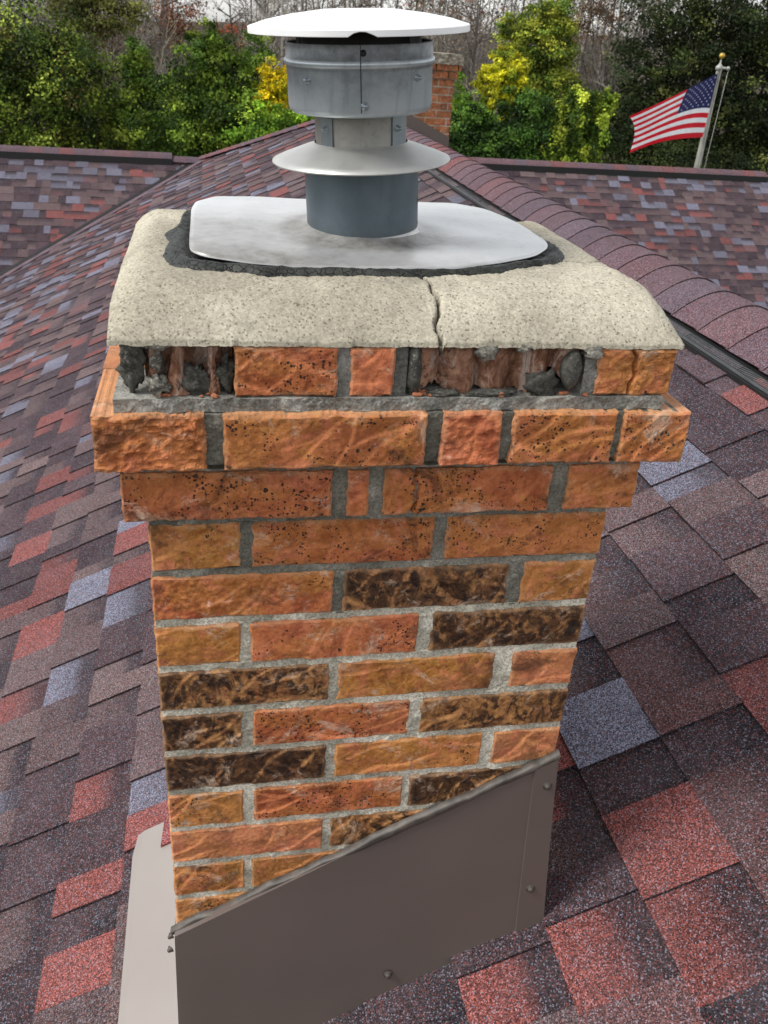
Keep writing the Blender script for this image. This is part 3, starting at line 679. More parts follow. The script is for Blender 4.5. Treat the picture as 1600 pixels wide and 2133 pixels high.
# tar bead around the pan
pan_out=[(2.0,4.7),(2.05,3.7),(2.55,3.15),(4.0,2.9),(6.1,2.75),(8.4,2.6),(10.4,2.65),(12.5,3.05),(14.6,3.95),(16.6,5.2),(17.5,6.3),(17.7,7.4),(17.6,9.5),(17.3,12),(16.5,13.9),(15,15),(12.5,15.3),(9,15.3),(5.5,14.9),(3.2,14.2),(2.2,12.9),(2.0,11),(2.0,8)]
def resample(pl,n):
    P=np.array(pl+[pl[0]]); seg=np.linalg.norm(np.diff(P,axis=0),axis=1); s=np.concatenate([[0],np.cumsum(seg)]); t=np.linspace(0,s[-1],n,endpoint=False)
    Q=np.stack([np.interp(t,s,P[:,0]),np.interp(t,s,P[:,1])],-1)
    for _ in range(2): Q=(np.roll(Q,1,0)+2*Q+np.roll(Q,-1,0))/4
    return Q
po=resample(pan_out,220); cen=np.array([9.7,9.0])
tan=np.roll(po,-1,0)-np.roll(po,1,0); tan/=np.linalg.norm(tan,axis=1)[:,None]; nrm=np.stack([tan[:,1],-tan[:,0]],-1)
ta=MB(); V=[];m=16
for i,(p,nn) in enumerate(zip(po,nrm)):
    wd=.62+.35*nz(p[0],p[1],2,.35)+.22*nz(p[0],p[1],8,1.3)+(.35 if p[0]<3.4 and p[1]<9 else 0)+(.25 if p[0]>16 and p[1]<8 else 0)
    for j in range(m):
        f=j/(m-1); off=-1.0+f*(1.0+wd); h=.04+.20*math.exp(-((off-.45)/.35)**2)+.07*fb(p[0]+off,p[1],f,3)
        q=p+nn*off; V.append((q[0],q[1],crown_z(q[0],q[1],False)+ (h if f<1 else -.06)+.02*nz(q[0],q[1],2,8)))
n=len(po); F=[(i*m+j,i*m+j+1,((i+1)%n)*m+j+1,((i+1)%n)*m+j) for i in range(n) for j in range(m-1)]
ta.add(V,F); tag(ta.build('tar_sealant',M_TAR,chim,smooth=True),'cracked black roofing tar smeared round the steel pan')

# side flashing: sheet, folded edge, sealant bead, screws
fsh=MB()
prof=[(-.35,-37.5),(-.1,-21.95),(19.55,-11.75),(20.15,-18),(20.55,-24.3),(17.1,-25.75),(11.6,-28.25),(5.7,-31.8),(2,-33.9),(-.3,-35.6)]
def yfl(x,z): return -.32-.10*max(0,(-22-z))/14-.05*math.sin(x*.35)-(.45*max(0,(-13-z)/11)**1.5 if True else 0)
nu,nv=60,40;V=[]
for j in range(nv+1):
    for i in range(nu+1):
        f=i/nu; g=j/nv; top=-21.95+10.2*f; bot=-35.6+f*11.3-.0
        xl=-.1-.25*g; xr=19.55+1.0*g; x=xl+(xr-xl)*f; z=top+(bot-top)*g
        V.append((x,yfl(x,z)+.10*nz(x,z,0,.16),z))
F=[(j*(nu+1)+i,(j+1)*(nu+1)+i,(j+1)*(nu+1)+i+1,j*(nu+1)+i+1) for j in range(nv) for i in range(nu)]
fsh.add(V,F)
nb=[j*(nu+1) for j in range(nv+1)]; B=[(V[q][0],V[q][1]+1.2,V[q][2]) for q in nb]; base=[V[q] for q in nb]
fsh.add(base+B,[(j,j+1,nv+1+j+1,nv+1+j) for j in range(nv)])
nb=[nu+j*(nu+1) for j in range(nv+1)]; B=[(V[q][0]-.05,V[q][1]+1.5,V[q][2]) for q in nb]; base=[V[q] for q in nb]
fsh.add(base+B,[(j+1,j,nv+1+j,nv+1+j+1) for j in range(nv)])
nb=[i for i in range(nu+1)]; B=[(V[q][0],V[q][1]+.4,V[q][2]+.03) for q in nb]; base=[V[q] for q in nb]
fsh.add(base+B,[(j+1,j,nu+1+j,nu+2+j) for j in range(nu)])
fo=fsh.build('side_flashing',M_FLASH,chim)
fp=MB(); V=[]
for j in range(30):       # overlapping fold near the right edge
    g=j/29
    for xx,dy in ((18.45+.55*g,-.00),(18.47+.55*g,-.09),(19.62+1.0*g,-.09)):
        z=-21.95+10.2*(xx/19.6)+(( -35.6+11.3*min(1,xx/20.5))-(-21.95+10.2*(xx/19.6)))*g*.995; V.append((xx,yfl(xx,z)+dy-.02,z-.03))
fp.add(V,[(j*3+i,(j+1)*3+i,(j+1)*3+i+1,j*3+i+1) for j in range(29) for i in range(2)])
fp.build('corner_fold',M_FLASH,fo)
sb=MB(); V=[];n=150;m=8
for i in range(n):
    f=i/(n-1); x=-.3+f*20.0; z=-21.95+10.2*(x/19.6)+.12*nz(x,0,0,.7)+.04; w=.14+.12*nz(x,1,0,.5)
    if x>16.5: w+=.12*(x-16.5)/3*(1+nz(x,9,0,2))
    for j in range(m):
        t=math.pi*j/(m-1); V.append((x+.08*nz(x,j,0,2),-.33-.10*math.sin(t)*(1+.5*nz(x,j*.3,3,1.2))+ (.3 if j==m-1 else 0),z-math.cos(t)*w*1.25-.05))
sb.add(V,[(i*m+j,i*m+j+1,(i+1)*m+j+1,(i+1)*m+j) for i in range(n-1) for j in range(m-1)])
sb.build('sealant_bead',M_SEAL,fo,smooth=True)
def screw(parent,x,y,z,r=.17,nrm=(0,-1,0),mat=M_SEAL,name='screw'):
    mb=MB(); d=Vector(nrm); a=d.orthogonal().normalized(); b=d.cross(a)
    fr=lambda p:tuple(Vector((x,y,z))+a*p[0]+b*p[1]+d*p[2])
    mb.lathe([(r*1.7,-.02),(r*1.5,.03),(r*1.05,.05),(r,.14),(r*.6,.2),(0.001,.21)],12,fr)
    mb.build(name,mat,parent,smooth=True)
for (x,z) in ((19.3,-13.6),(19.45,-21.3),(11.6,-27.0)): screw(fo,x,yfl(x,z)-.1,z)
for (x,z,r) in ((-.3,-22.3,.11),(-.38,-23.4,.12)): screw(fo,x,-.35,z,r,(-.7,-.7,0))
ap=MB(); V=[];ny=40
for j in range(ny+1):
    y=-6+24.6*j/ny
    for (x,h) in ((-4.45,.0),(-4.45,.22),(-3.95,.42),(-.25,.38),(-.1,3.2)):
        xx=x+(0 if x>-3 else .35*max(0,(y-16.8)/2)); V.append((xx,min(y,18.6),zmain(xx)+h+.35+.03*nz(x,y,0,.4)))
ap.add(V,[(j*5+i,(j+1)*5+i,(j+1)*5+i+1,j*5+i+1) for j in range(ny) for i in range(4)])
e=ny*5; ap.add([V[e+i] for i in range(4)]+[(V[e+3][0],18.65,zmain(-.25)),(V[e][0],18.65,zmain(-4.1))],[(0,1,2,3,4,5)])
apo=ap.build('apron_flashing',M_APRON,chim); tag(apo,'metal apron flashing on the left foot of the chimney, coloured pale for sky shine')
ss=MB(); c=np.array(lin(140,76,74)); za=lambda x:zmain(x)+1.0
ss.add([(-2.25,16.2,za(-2.25)),(-.2,16.2,za(-.2)),(-.2,24,za(-.2)),(-1.6,24,za(-1.6)),(-2.25,16.2,za(-2.25)-.25),(-.2,16.2,za(-.2)-.25),(-1.6,24,za(-1.6)-.3)],[(0,1,2,3),(4,5,1,0),(6,4,0,3)],tint=c)
tag(ss.build('shingle_strip',M_SH,roof),'narrow red shingle strip tucked over the apron')

# ------------------------------------------------------------------ flue vent on the crown
BX,BY,BZ=9.48,8.1,12.15
ax=Vector((-.078,-.035,1)).normalized(); t1=Vector((1,0,-ax.x/ax.z)).normalized(); t2=ax.cross(t1)
def fr(p): return tuple(Vector((BX,BY,BZ))+t1*p[0]*.97+t2*p[1]*.97+ax*p[2])
vent=thing('flue_vent',(BX,BY,BZ),'round galvanized steel flue vent with white rain cap on the chimney crown','chimney vent')
# pan
V=[];Cm=[];rings=26;npo=len(po)
for k in range(rings+1):
    f=k/rings
    for i,p in enumerate(po):
        dv=p-cen; a=math.atan2(dv[1],dv[0]); inner=cen*0+np.array([BX,BY])+2.42*np.array([math.cos(a),math.sin(a)])
        q=inner+(p-inner)*f; rr=np.hypot(*(q-np.array([BX,BY]))); 
        z=12.40+.04*(q[1]-3)+.25*math.exp(-((rr-2.5)/.5))+.10*nz(q[0],q[1],0,.22)+.05*nz(q[0],q[1],7,.6)
        z+=.10*max(0,(9-q[0])/8)*max(0,1-abs(q[1]-4)/6) +.12*((q[0]-10)/8)**2*(f**2) - .12*f**6
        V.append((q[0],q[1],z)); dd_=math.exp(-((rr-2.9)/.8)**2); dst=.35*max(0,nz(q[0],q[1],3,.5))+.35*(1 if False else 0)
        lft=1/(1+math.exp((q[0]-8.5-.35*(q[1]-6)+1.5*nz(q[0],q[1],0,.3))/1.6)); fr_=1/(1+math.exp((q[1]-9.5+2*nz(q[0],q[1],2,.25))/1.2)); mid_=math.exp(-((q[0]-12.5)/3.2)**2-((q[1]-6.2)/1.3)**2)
        Cm.append((min(1,.7*dd_+.85*lft*fr_+.5*mid_+.4*dst+.3*math.exp(-((q[1]-3)/1.4)**2)*(q[0]<14)),0,0,1))  # part dirt, part the sky reflection pattern put into the colour
F=[(k*npo+i,k*npo+(i+1)%npo,(k+1)*npo+(i+1)%npo,(k+1)*npo+i) for k in range(rings) for i in range(npo)]
F=[tuple(reversed(f_)) for f_ in F]
b0=rings*npo; n0=len(V)
for i in range(npo): x,y,z=V[b0+i]; V.append((x,y,z-.09)); Cm.append((.2,0,0,1))
F+=[(b0+i,n0+i,n0+(i+1)%npo,b0+(i+1)%npo) for i in range(npo)]
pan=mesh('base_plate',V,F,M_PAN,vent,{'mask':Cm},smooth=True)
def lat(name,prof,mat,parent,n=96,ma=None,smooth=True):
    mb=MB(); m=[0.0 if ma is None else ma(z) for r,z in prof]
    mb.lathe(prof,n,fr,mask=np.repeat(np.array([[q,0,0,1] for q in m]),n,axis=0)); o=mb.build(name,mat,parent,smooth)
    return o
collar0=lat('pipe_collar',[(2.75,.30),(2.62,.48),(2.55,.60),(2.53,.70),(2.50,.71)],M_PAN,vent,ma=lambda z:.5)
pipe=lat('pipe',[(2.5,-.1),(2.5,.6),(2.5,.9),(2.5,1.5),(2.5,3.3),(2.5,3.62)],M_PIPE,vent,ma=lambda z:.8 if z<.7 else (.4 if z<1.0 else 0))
mk=MB()
for i,(aa,zz,hh) in enumerate(((-.42,1.75,.16),(-.36,1.8,.14),(-.33,1.78,.2),(-.27,1.82,.16),(-.40,.85,.14),(-.34,.83,.1),(-.31,.86,.12))):
    r_=2.515; mk.add([fr((r_*math.cos(aa+d),r_*math.sin(aa+d),zz+h)) for d,h in ((0,0),(.02,0),(.012,hh),(-.006,hh))],[(0,1,2,3)])
mk.build('stamped_mark',M_DARKM,pipe)
lat('storm_collar',[(2.4,3.55),(3.1,3.50),(3.84,3.42),(3.88,3.44),(3.87,3.49),(3.5,3.64),(3.0,3.81),(2.5,3.98),(2.1,4.1),(2.02,4.16)],mat_metal('collar_steel',(196,196,192),.38,.65,.12,(128,122,110),12),vent,ma=lambda z:.35 if z<3.45 else (.3 if z>4 else .0))
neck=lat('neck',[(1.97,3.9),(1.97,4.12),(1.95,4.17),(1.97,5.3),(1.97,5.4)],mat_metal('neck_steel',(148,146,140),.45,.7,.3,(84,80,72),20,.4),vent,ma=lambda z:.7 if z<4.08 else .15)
def plate(parent,a0,a1,z0,z1,r,mat,name):
    mb=MB(); V=[];n=8
    for z in (z0,z1):
        for rr_ in (r,r+.05):
            for i in range(n+1): t=a0+(a1-a0)*i/n; V.append(fr((rr_*math.cos(t),rr_*math.sin(t),z)))
    m=n+1;F=[]
    for i in range(n): F+=[(m+i,m+i+1,3*m+i+1,3*m+i),(i,i+1,m+i+1,m+i),(2*m+i,3*m+i,3*m+i+1,2*m+i+1)]
    F+=[(0,m,3*m,2*m),(n,2*m+n,3*m+n,m+n)]
    mb.add(V,F,mask=np.array([.3,0,0,1])); return mb.build(name,mat,parent)
fa=math.atan2(-1,0)-.17+.12   # direction from the axis towards the camera
def ang(d): return -math.pi/2-.16+d
pl1=plate(neck,ang(-.98),ang(-.62),4.15,5.3,1.97,M_GALV,'strap'); pl2=plate(neck,ang(.72),ang(1.22),4.15,5.3,1.97,M_GALV,'strap')
def rivet(parent,a,z,r,s=.13,mat=M_GALV):
    d=Vector(t1)*math.cos(a)+Vector(t2)*math.sin(a); p=Vector(fr((r*math.cos(a),r*math.sin(a),z))); screw(parent,p.x,p.y,p.z,s*.62,tuple(d),mat,'screw')
rivet(pl1,ang(-.8),4.8,2.02); rivet(pl2,ang(.86),4.8,2.02)
drum=lat('drum',[(1.9,5.3),(2.5,5.31),(2.85,5.36),(2.98,5.46),(3.02,5.6),(3.03,6.95),(3.04,7.06),(3.10,7.11),(3.13,7.2),(3.10,7.29),(3.04,7.33),(3.04,7.82),(3.04,7.87),(2.99,7.87),(2.97,7.4),(2.97,6.4)],mat_metal('drum_steel',(184,192,198),.38,.6,.10,(58,58,58),14,.3),vent,ma=lambda z:.15 if z<5.6 else (.95 if z>7.32 else (.8 if 6.9<z<7.08 else .0)))  # top band coloured dark for the cap's shadow; also darker below the bead
dsm=MB()
for r_,a,b in ((3.05,5.55,7.85),):
    t=ang(.02); V=[fr((r_*math.cos(t+d),r_*math.sin(t+d),z)) for z in (a,b) for d in (-.006,.006)]; dsm.add(V,[(0,1,3,2)])
t=ang(.02); V=[fr((3.14*math.cos(t+d),3.14*math.sin(t+d),z)) for z in (7.08,7.32) for d in (-.006,.006)]; dsm.add(V,[(0,1,3,2)])
dsm.build('seam',M_DARKM,drum)
rivet(drum,ang(.055),7.6,3.04,.12,M_DARKM); rivet(drum,ang(.065),5.8,3.03,.16); rivet(drum,ang(-.74),6.65,3.03,.14); rivet(drum,ang(.86),6.68,3.03,.14)
lat('drum_inner_shade',[(2.965,7.84),(2.96,6.4),(2.1,6.3)],M_DARKM,drum); lat('inner_pipe',[(2.55,6.3),(2.55,8.4),(.01,8.42)],M_DARKM,vent)  # dark sleeve paints the shade inside; inner pipe added to blacken the cap gap
cp=MB(); n=128; prof=[(.01,8.98),(1.5,8.95),(2.8,8.80),(3.8,8.62),(4.3,8.48),(4.48,8.43),(4.51,8.40),(4.51,8.20),(4.46,8.18),(4.44,8.38),(3.4,8.50),(.01,8.7)]
V=[]
for q,(r_,z) in enumerate(prof):
    for i in range(n):
        a=2*math.pi*i/n; zz=z
        da=abs((a-(ang(.03)%(2*math.pi))+math.pi)%(2*math.pi)-math.pi)
        if q in (7,8) and da<.095: zz=z+.17*math.sqrt(max(0,1-(da/.095)**2))
        V.append(fr((r_*math.cos(a),r_*math.sin(a),zz)))
cp.add(V,[(j*n+i,j*n+(i+1)%n,(j+1)*n+(i+1)%n,(j+1)*n+i) for j in range(len(prof)-1) for i in range(n)])
cp.build('rain_cap',M_CAPM,vent,smooth=False)
for d in (-1.05,.85,2.2,-2.4):
    lg=MB(); a=ang(d); V=[]
    for z in (6.5,8.7):
        for da,r_ in ((-.06,2.8),(.06,2.8),(.06,2.75),(-.06,2.75)): V.append(fr((r_*math.cos(a+da),r_*math.sin(a+da),z)))
    lg.add(V,[(0,1,5,4),(1,2,6,5),(2,3,7,6),(3,0,4,7)],mask=np.array([.9,0,0,1])); lg.build('cap_strap',M_DARKM,vent)

# ------------------------------------------------------------------ far chimney
fc=thing('chimney',(78,310,-22),'small distant brick chimney with grey stone cap behind the vent','chimney')
FY=300; fx0,fx1=67.0,88.3
b=MB(); z=-24; k=0
while z<13:
    yo=0 ; xo=0
    if z>10.4: xo=1.7
    elif z>7.8: xo=1.0
    x=fx0-xo-(4 if k%2 else 0)
    while x<fx1+xo:
        a,c_=max(x,fx0-xo),min(x+7.6,fx1+xo)
        if c_-a>.5:
            ty=random.choice('orRcwpo'); t=(np.array(TI[ty])*.3+np.array(lin(96,70,56))*1.0)*random.uniform(.45,1.0); t[3]=1
            b.box((a,FY-xo,z),(c_,FY+3,z+2.15),tint=t,mask=np.array([random.choice([0,.1,.2,.4]),.3,.1,1]),extra=np.array([0,.3,0,1]))
        x+=8
    y=FY+3.3
    while y<FY+18: plain(b,fx0-xo,fx0+2-xo,y,y+7.4,z,z+2.15); plain(b,fx1-2+xo,fx1+xo,y,y+7.4,z,z+2.15); y+=7.8
    z+=2.52; k+=1
fs=b.build('brick_shaft',M_BR,fc)
b=MB(); b.box((fx0+.1,FY+.12,-26),(fx1-.12,FY+19,13.2),mask=np.array([.3,0,0,1])); b.build('mortar',M_MO,fs)
b=MB(); n=30; V=[]
for j in range(7):
    for i in range(n+1): x=fx0-2.3+(fx1-fx0+4.6)*i/n; V.append((x,FY-2.2+.35*nz(x,j,0,.8),13.2+3.3*j/6+.12*nz(x,j,5,1)))
b.add(V,[(j*(n+1)+i,j*(n+1)+i+1,(j+1)*(n+1)+i+1,(j+1)*(n+1)+i) for j in range(6) for i in range(n)],mask=np.array([.6,0,0,1]))
b.box((fx0-2.25,FY-1.7,13.3),(fx1+2.25,FY+20,16.45),mask=np.array([.3,0,0,1]))
b.build('crown',mat_mortar('stone_cap',(212,204,184),(150,138,120)),fc)
b=MB(); V=[(fx1+.1,FY-.3,-18.5),(fx1+.1,FY-.3,-10.2),(72,FY-.3,-2.6),(fx0-1,FY-.3,-.2),(fx0-1,FY-.3,-8)]
b.add(V+[(x,y+2,z) for x,y,z in V],[(0,1,2,3,4)][::1]+[(0,5,6,1),(1,6,7,2),(2,7,8,3)]); b.build('side_flashing',M_FLASH,fc)

# ------------------------------------------------------------------ flagpole and flag
PY=470
p_lo=at(1450,348,PY); p_hi=at(1503,133,PY); px_=283.2
pole=thing('flagpole',(px_,PY,-ZG),'weathered pale flagpole with gold ball top, rising behind the right wing roof','flagpole')
b=MB(); zt=p_hi.z-1
V=[];n=12;zs=[-ZG,-120,-60,-36,-20,zt]; rs=[3.0,2.4,2.15,1.95,1.7,1.25]
b.lathe(list(zip(rs,zs)),n,lambda p:(px_+p[0],PY+p[1],p[2])); b.build('pole',mat_flat('weathered_pole',(150,148,138),.6,0,.3,6,.3,20),pole,smooth=True)
b=MB(); b.lathe([(1.5,zt-2.2),(2.0,zt-2),(2.1,zt-.6),(1.6,zt),(1.0,zt+.5),(.5,zt+1.2),(.28,zt+3.6),(.01,zt+3.7)],12,lambda p:(px_+p[0],PY+p[1],p[2])); 
b.tube((px_+1,PY-1,zt-1),(px_+4.0,PY-2,zt-1),.7,.7,8); lump(b,(px_+4.2,PY-2,zt-1),(1.1,1.1,1.1),1,.02,10); b.build('truck',mat_flat('pole_fitting',(168,168,160),.5,.2),pole,smooth=True)
b=MB(); lump(b,(px_,PY,zt+4.9),(1.55,1.55,1.55),2,0,16); b.build('ball',mat_flat('gold_ball',(206,172,70),.3,.5,.1),pole,smooth=True)
b=MB(); b.tube((px_+4.6,PY-2,zt-1.5),(px_+2.9,PY-2.2,-60),.16,.16,5); b.tube((px_+.3,PY-2.2,zt-1.5),(px_-.4,PY-2.4,-60),.12,.12,5); b.build('halyard',mat_flat('rope',(206,206,200),.8),pole)
# flag surface: u along the fly, v down the hoist, traced in picture space then laid out in depth
def bez(pts,t):
    P=[Vector(p) for p in pts]
    while len(P)>1: P=[P[i].lerp(P[i+1],t) for i in range(len(P)-1)]
    return P[0]
def flag_px(u,v):
    top=bez([(1496,152),(1452,176),(1390,208),(1311,242)],u); bot=bez([(1463,286),(1398,288),(1362,296),(1311,319)],u)
    midp=bez([(1480,220),(1430,214),(1360,262),(1322,274)],u)
    q=top*(1-v)*(1-2*v)+midp*4*v*(1-v)+bot*v*(2*v-1)
    return q
def flag_pt(u,v,off=0):
    q=flag_px(u,v); Y=PY-2.2-16*u+4.5*math.sin(u*6.3+v*2.6)*(u**.7)-2*math.sin(v*3)*u
    p=at(q.x,q.y,Y+off); return (p.x,p.y,p.z)
NU,NVV=78,65; V=[flag_pt(i/NU,j/NVV) for j in range(NVV+1) for i in range(NU+1)]
F=[];fmv=[]
for j in range(NVV):
    for i in range(NU):
        F.append((j*(NU+1)+i,(j+1)*(NU+1)+i,(j+1)*(NU+1)+i+1,j*(NU+1)+i+1))
        st=int(j/5); u=i/NU
        fmv.append(2 if (u<.4 and j<35) else (0 if st%2==0 else 1))
M_R=mat_flat('flag_red',(222,26,46),.7,0,.08,8); M_W=mat_flat('flag_white',(250,250,252),.7,0,.05,8); M_B=mat_flat('flag_blue',(38,44,100),.7,0,.1,8)
for m_ in (M_R,M_W,M_B):
    nt=m_.node_tree; bs_=[x for x in nt.nodes if x.type=='BSDF_PRINCIPLED'][0]; out=[x for x in nt.nodes if x.type=='OUTPUT_MATERIAL'][0]
    tr=nt.nodes.new('ShaderNodeBsdfTranslucent'); lk=bs_.inputs['Base Color'].links[0].from_socket; nt.links.new(lk,tr.inputs[0]); mx=nt.nodes.new('ShaderNodeMixShader'); mx.inputs[0].default_value=.35
    nt.links.new(bs_.outputs[0],mx.inputs[1]); nt.links.new(tr.outputs[0],mx.inputs[2]); nt.links.new(mx.outputs[0],out.inputs[0])
flag=mesh('flag',V,F,None,None,None,True,[M_R,M_W,M_B],fmv)
tag(flag,'American flag with red and white stripes blowing left from the pole','flag')
b=MB()
for rr_ in range(9):
    for cc in range(6 if rr_%2==0 else 5):
        u=.4*((cc*2+1+(rr_%2))/12); v=(35/65)*((rr_+1)/10); b=MB()
        for off in (-.14,.14):
            V=[flag_pt(u,v,off)]
            for q in range(10):
                a=math.pi/2+q*math.pi/5; r_=(.0195 if q%2==0 else .0085); V.append(flag_pt(u-r_*math.cos(a)*.6*1.0,v-r_*math.sin(a)*1.0*.99,off))
            b.add(V,[(0,1+q,1+(q+1)%10) for q in range(10)])
        b.build('star',M_W,flag)

# ------------------------------------------------------------------ ground, hill and trees
b=MB(); R_=24000
b.add([(-R_,-R_,-ZG),(R_,-R_,-ZG),(R_,R_,-ZG),(-R_,R_,-ZG)],[(0,1,2,3)])
g=b.build('ground',mat_flat('grass_ground',(48,58,32),.95,0,.3,.6,.5,8,.1,.05)); tag(g,'dull green lawn and leaf litter under the trees','ground',kind='structure')
V=[];nx=80;ny=24
for j in range(ny+1):
    for i in range(nx+1):
        x=-6000+12000*i/nx; y=2300+4200*j/ny; f=j/ny; f=f*f*(3-2*f); h=(285+.035*x)*f+70*nz(x,y,0,.0011)*f
        V.append((x,y,-ZG-2+h))
b=MB(); b.add(V,[(j*(nx+1)+i,j*(nx+1)+i+1,(j+1)*(nx+1)+i+1,(j+1)*(nx+1)+i) for j in range(ny) for i in range(nx)])
hl=b.build('hill',mat_flat('leaf_litter',(74,68,58),.95,0,.3,.4,.5,3,.1,.1),smooth=True); tag(hl,'gently rising hillside covered in fallen leaves under the bare wood','hill',kind='structure')
def ground_z(x,y):
    if y<2300: return -ZG
    f=min(1,(y-2300)/4200); f=f*f*(3-2*f); return -ZG-2+(285+.035*x)*f+70*nz(x,y,0,.0011)*f
def leaves(blobs,n,size,pal,seed,clump=.2,up=.35,shell=.75,droop=0):
    """leaf-sized kites scattered in sub-clumps over the blobs"""
    r=np.random.default_rng(seed); B=np.array(blobs,float); area=(B[:,3]*B[:,4]+B[:,4]*B[:,5]+B[:,3]*B[:,5]); w=area/area.sum()
    ncl=max(30,int(n/80)); bi=r.choice(len(B),ncl,p=w); d=r.normal(size=(ncl,3)); d/=np.linalg.norm(d,axis=1)[:,None]; d[:,2]=np.where(r.random(ncl)<.25,np.abs(d[:,2]),d[:,2])
    rad=shell+(1-shell)*r.random(ncl)**.7; rad*=1+.16*r.normal(size=ncl); inn=r.random(ncl)<.28; rad=np.where(inn,rad*.6,rad)
    cc=B[bi,:3]+d*B[bi,3:6]*rad[:,None]
    P_=np.array([p[0] for p in pal])*np.array([1.22,1.18,1.05,1]); pw=np.array([p[1] for p in pal]); pw=pw/pw.sum()
    ccol=P_[r.choice(len(pal),ncl,p=pw)]*np.clip(.78*np.exp(r.normal(size=ncl)*.40),.3,1.35)[:,None]
    ci=r.integers(0,ncl,n); sig=(B[bi[ci],3:6].mean(axis=1)*clump)[:,None]
    off=r.normal(size=(n,3))*sig*np.array([1,1,.6]); off[:,2]-=np.abs(r.normal(size=n))*droop
    c=cc[ci]+off
    nn=d[ci]*.6+r.normal(size=(n,3))*.7+np.array([0,-.1,up]); nn/=np.linalg.norm(nn,axis=1)[:,None]
    a=np.cross(nn,r.normal(size=(n,3))); a/=np.linalg.norm(a,axis=1)[:,None]; b_=np.cross(nn,a); s=size*r.uniform(.6,1.35,n)[:,None]
    V=np.stack([c-a*s*.55,c+b_*s*.34-nn*s*.06,c+a*s*.55-nn*s*.14,c-b_*s*.34-nn*s*.06],1).reshape(-1,3)
    col=ccol[ci]*r.uniform(.7,1.35,n)[:,None]; col[:,3]=1; C=np.repeat(col,4,axis=0)
    q=np.arange(n)*4; F=np.stack([np.stack([q,q+1,q+2,q+3],1)],0).reshape(-1,4)
    return V,F,C
def limb(mb,p,q,r0,r1,sd,seg=5,wob=.06,n=6,**k):
    p=Vector(p);q=Vector(q);L=(q-p).length;pr=p;
    for i in range(1,seg+1):
        f=i/seg; c=p.lerp(q,f)+Vector((nz(f*3,sd,0),nz(f*3,sd,5),nz(f*3,sd,9)*.3))*L*wob*(1 if i<seg else .4)
        mb.tube(pr,c,r0+(r1-r0)*(f-1/seg),r0+(r1-r0)*f,n,False,**k); pr=c
def tree(name,label,cat,Y,blobs_px,n,size,pal,seed,trunk=None,group=None,depth=.8,bark=(84,76,64),tr=5,**kw):
    """blobs_px: crown lobes as (px,py,rx_px,ry_px[,dY]) read off the photograph at distance Y"""
    sc_=(Y-CY)/math.cos(.2)/FPX; B=[]
    for q in blobs_px:
        Yq=Y+(q[4] if len(q)>4 else 0); c=at(q[0],q[1],Yq); B.append((c.x,c.y,c.z,q[2]*sc_*1.02,max(q[2],q[3])*sc_*depth,q[3]*sc_*1.02))
    B=np.array(B); cx=B[:,0].mean() if trunk is None else at(trunk,300,Y).x
    gz=ground_z(cx,Y)
    t=thing(name,(cx,Y,gz),label,cat,group)
    V,F,C=leaves(B,n,size,pal,seed,**kw)
    mesh('crown',V,F,M_LEAF,t,{'tint':C})
    mb=MB(); top=B[:,2].max(); hub=Vector((cx,Y,gz+.42*(top-gz)))
    limb(mb,(cx,Y,gz-4),hub,tr,tr*.7,seed,6,.04,8)
    for i,q in enumerate(B):
        limb(mb,hub+Vector((0,0,-20*(i%3))),(q[0],q[1],q[2]),tr*.5,tr*.12,seed+i,5,.08)
        for s_ in range(4):
            d=Vector((random.gauss(0,1),random.gauss(0,1),random.gauss(.3,.8))).normalized(); e=Vector(q[:3])+Vector((d.x*q[3],d.y*q[4],d.z*q[5]))*.75
            limb(mb,q[:3],e,tr*.14,tr*.04,seed+i+s_,3,.1,4)
    mb.build('trunk',mat_flat('bark_'+str(seed),bark,.95,0,.35,4,.8,12,.2,.02),t)
    return t
G=lambda *a:lin(*a)
DK=[(G(52,66,34),3),(G(70,88,42),3),(G(40,52,30),2),(G(92,108,52),1)]
VINE=[(G(78,98,42),3),(G(118,140,58),2),(G(48,64,34),3),(G(150,166,74),1.2),(G(96,84,50),.6)]
MID=[(G(74,100,40),3),(G(108,134,52),2.5),(G(54,76,36),2),(G(140,162,66),1.2)]
BRT=[(G(120,158,48),3),(G(92,130,44),2),(G(150,180,66),1.5),(G(70,100,40),1)]
YEL=[(G(216,196,30),3),(G(232,212,48),2),(G(176,176,40),1.5),(G(120,140,44),.8)]
YEL2=[(G(206,204,50),3),(G(190,192,52),2),(G(160,168,52),1.6),(G(128,148,50),.8)]
YG=[(G(140,152,62),3),(G(168,174,72),2),(G(100,124,52),2),(G(82,104,48),1)]
OLV=[(G(104,108,58),3),(G(126,128,70),2),(G(84,86,52),2)]
DM=[(G(44,56,36),3),(G(62,74,42),3),(G(34,44,30),2),(G(84,94,50),1.2),(G(104,110,62),.4)]
RUS=[(G(128,74,60),2),(G(112,84,68),2),(G(146,92,62),1)]
VIN_R=[(G(112,138,48),3),(G(150,170,62),2),(G(66,88,40),3),(G(176,188,74),.7)]
def T(*a,**k): return tree(*a,**k)
T('vine_covered_tree','large dark tree draped in vines filling the far left above the left wing roof','tree',1150,
  [(60,110,95,80),(20,190,80,110),(130,190,75,100),(70,260,110,80),(180,150,45,60),(165,270,80,70,60),(-60,150,80,120),(40,320,90,50),(240,310,70,40)],52000,3.6,VINE,31,trunk=70,droop=7,clump=.16,depth=.7)
T('leafy_tree','slim lighter green tree with pointed top between the vine tree and the round bush','tree',1220,
  [(285,130,28,45),(300,190,45,50),(265,240,55,60),(330,230,40,60),(300,285,75,45),(280,310,80,40)],22000,3.6,MID,32,trunk=290,droop=4,clump=.16)
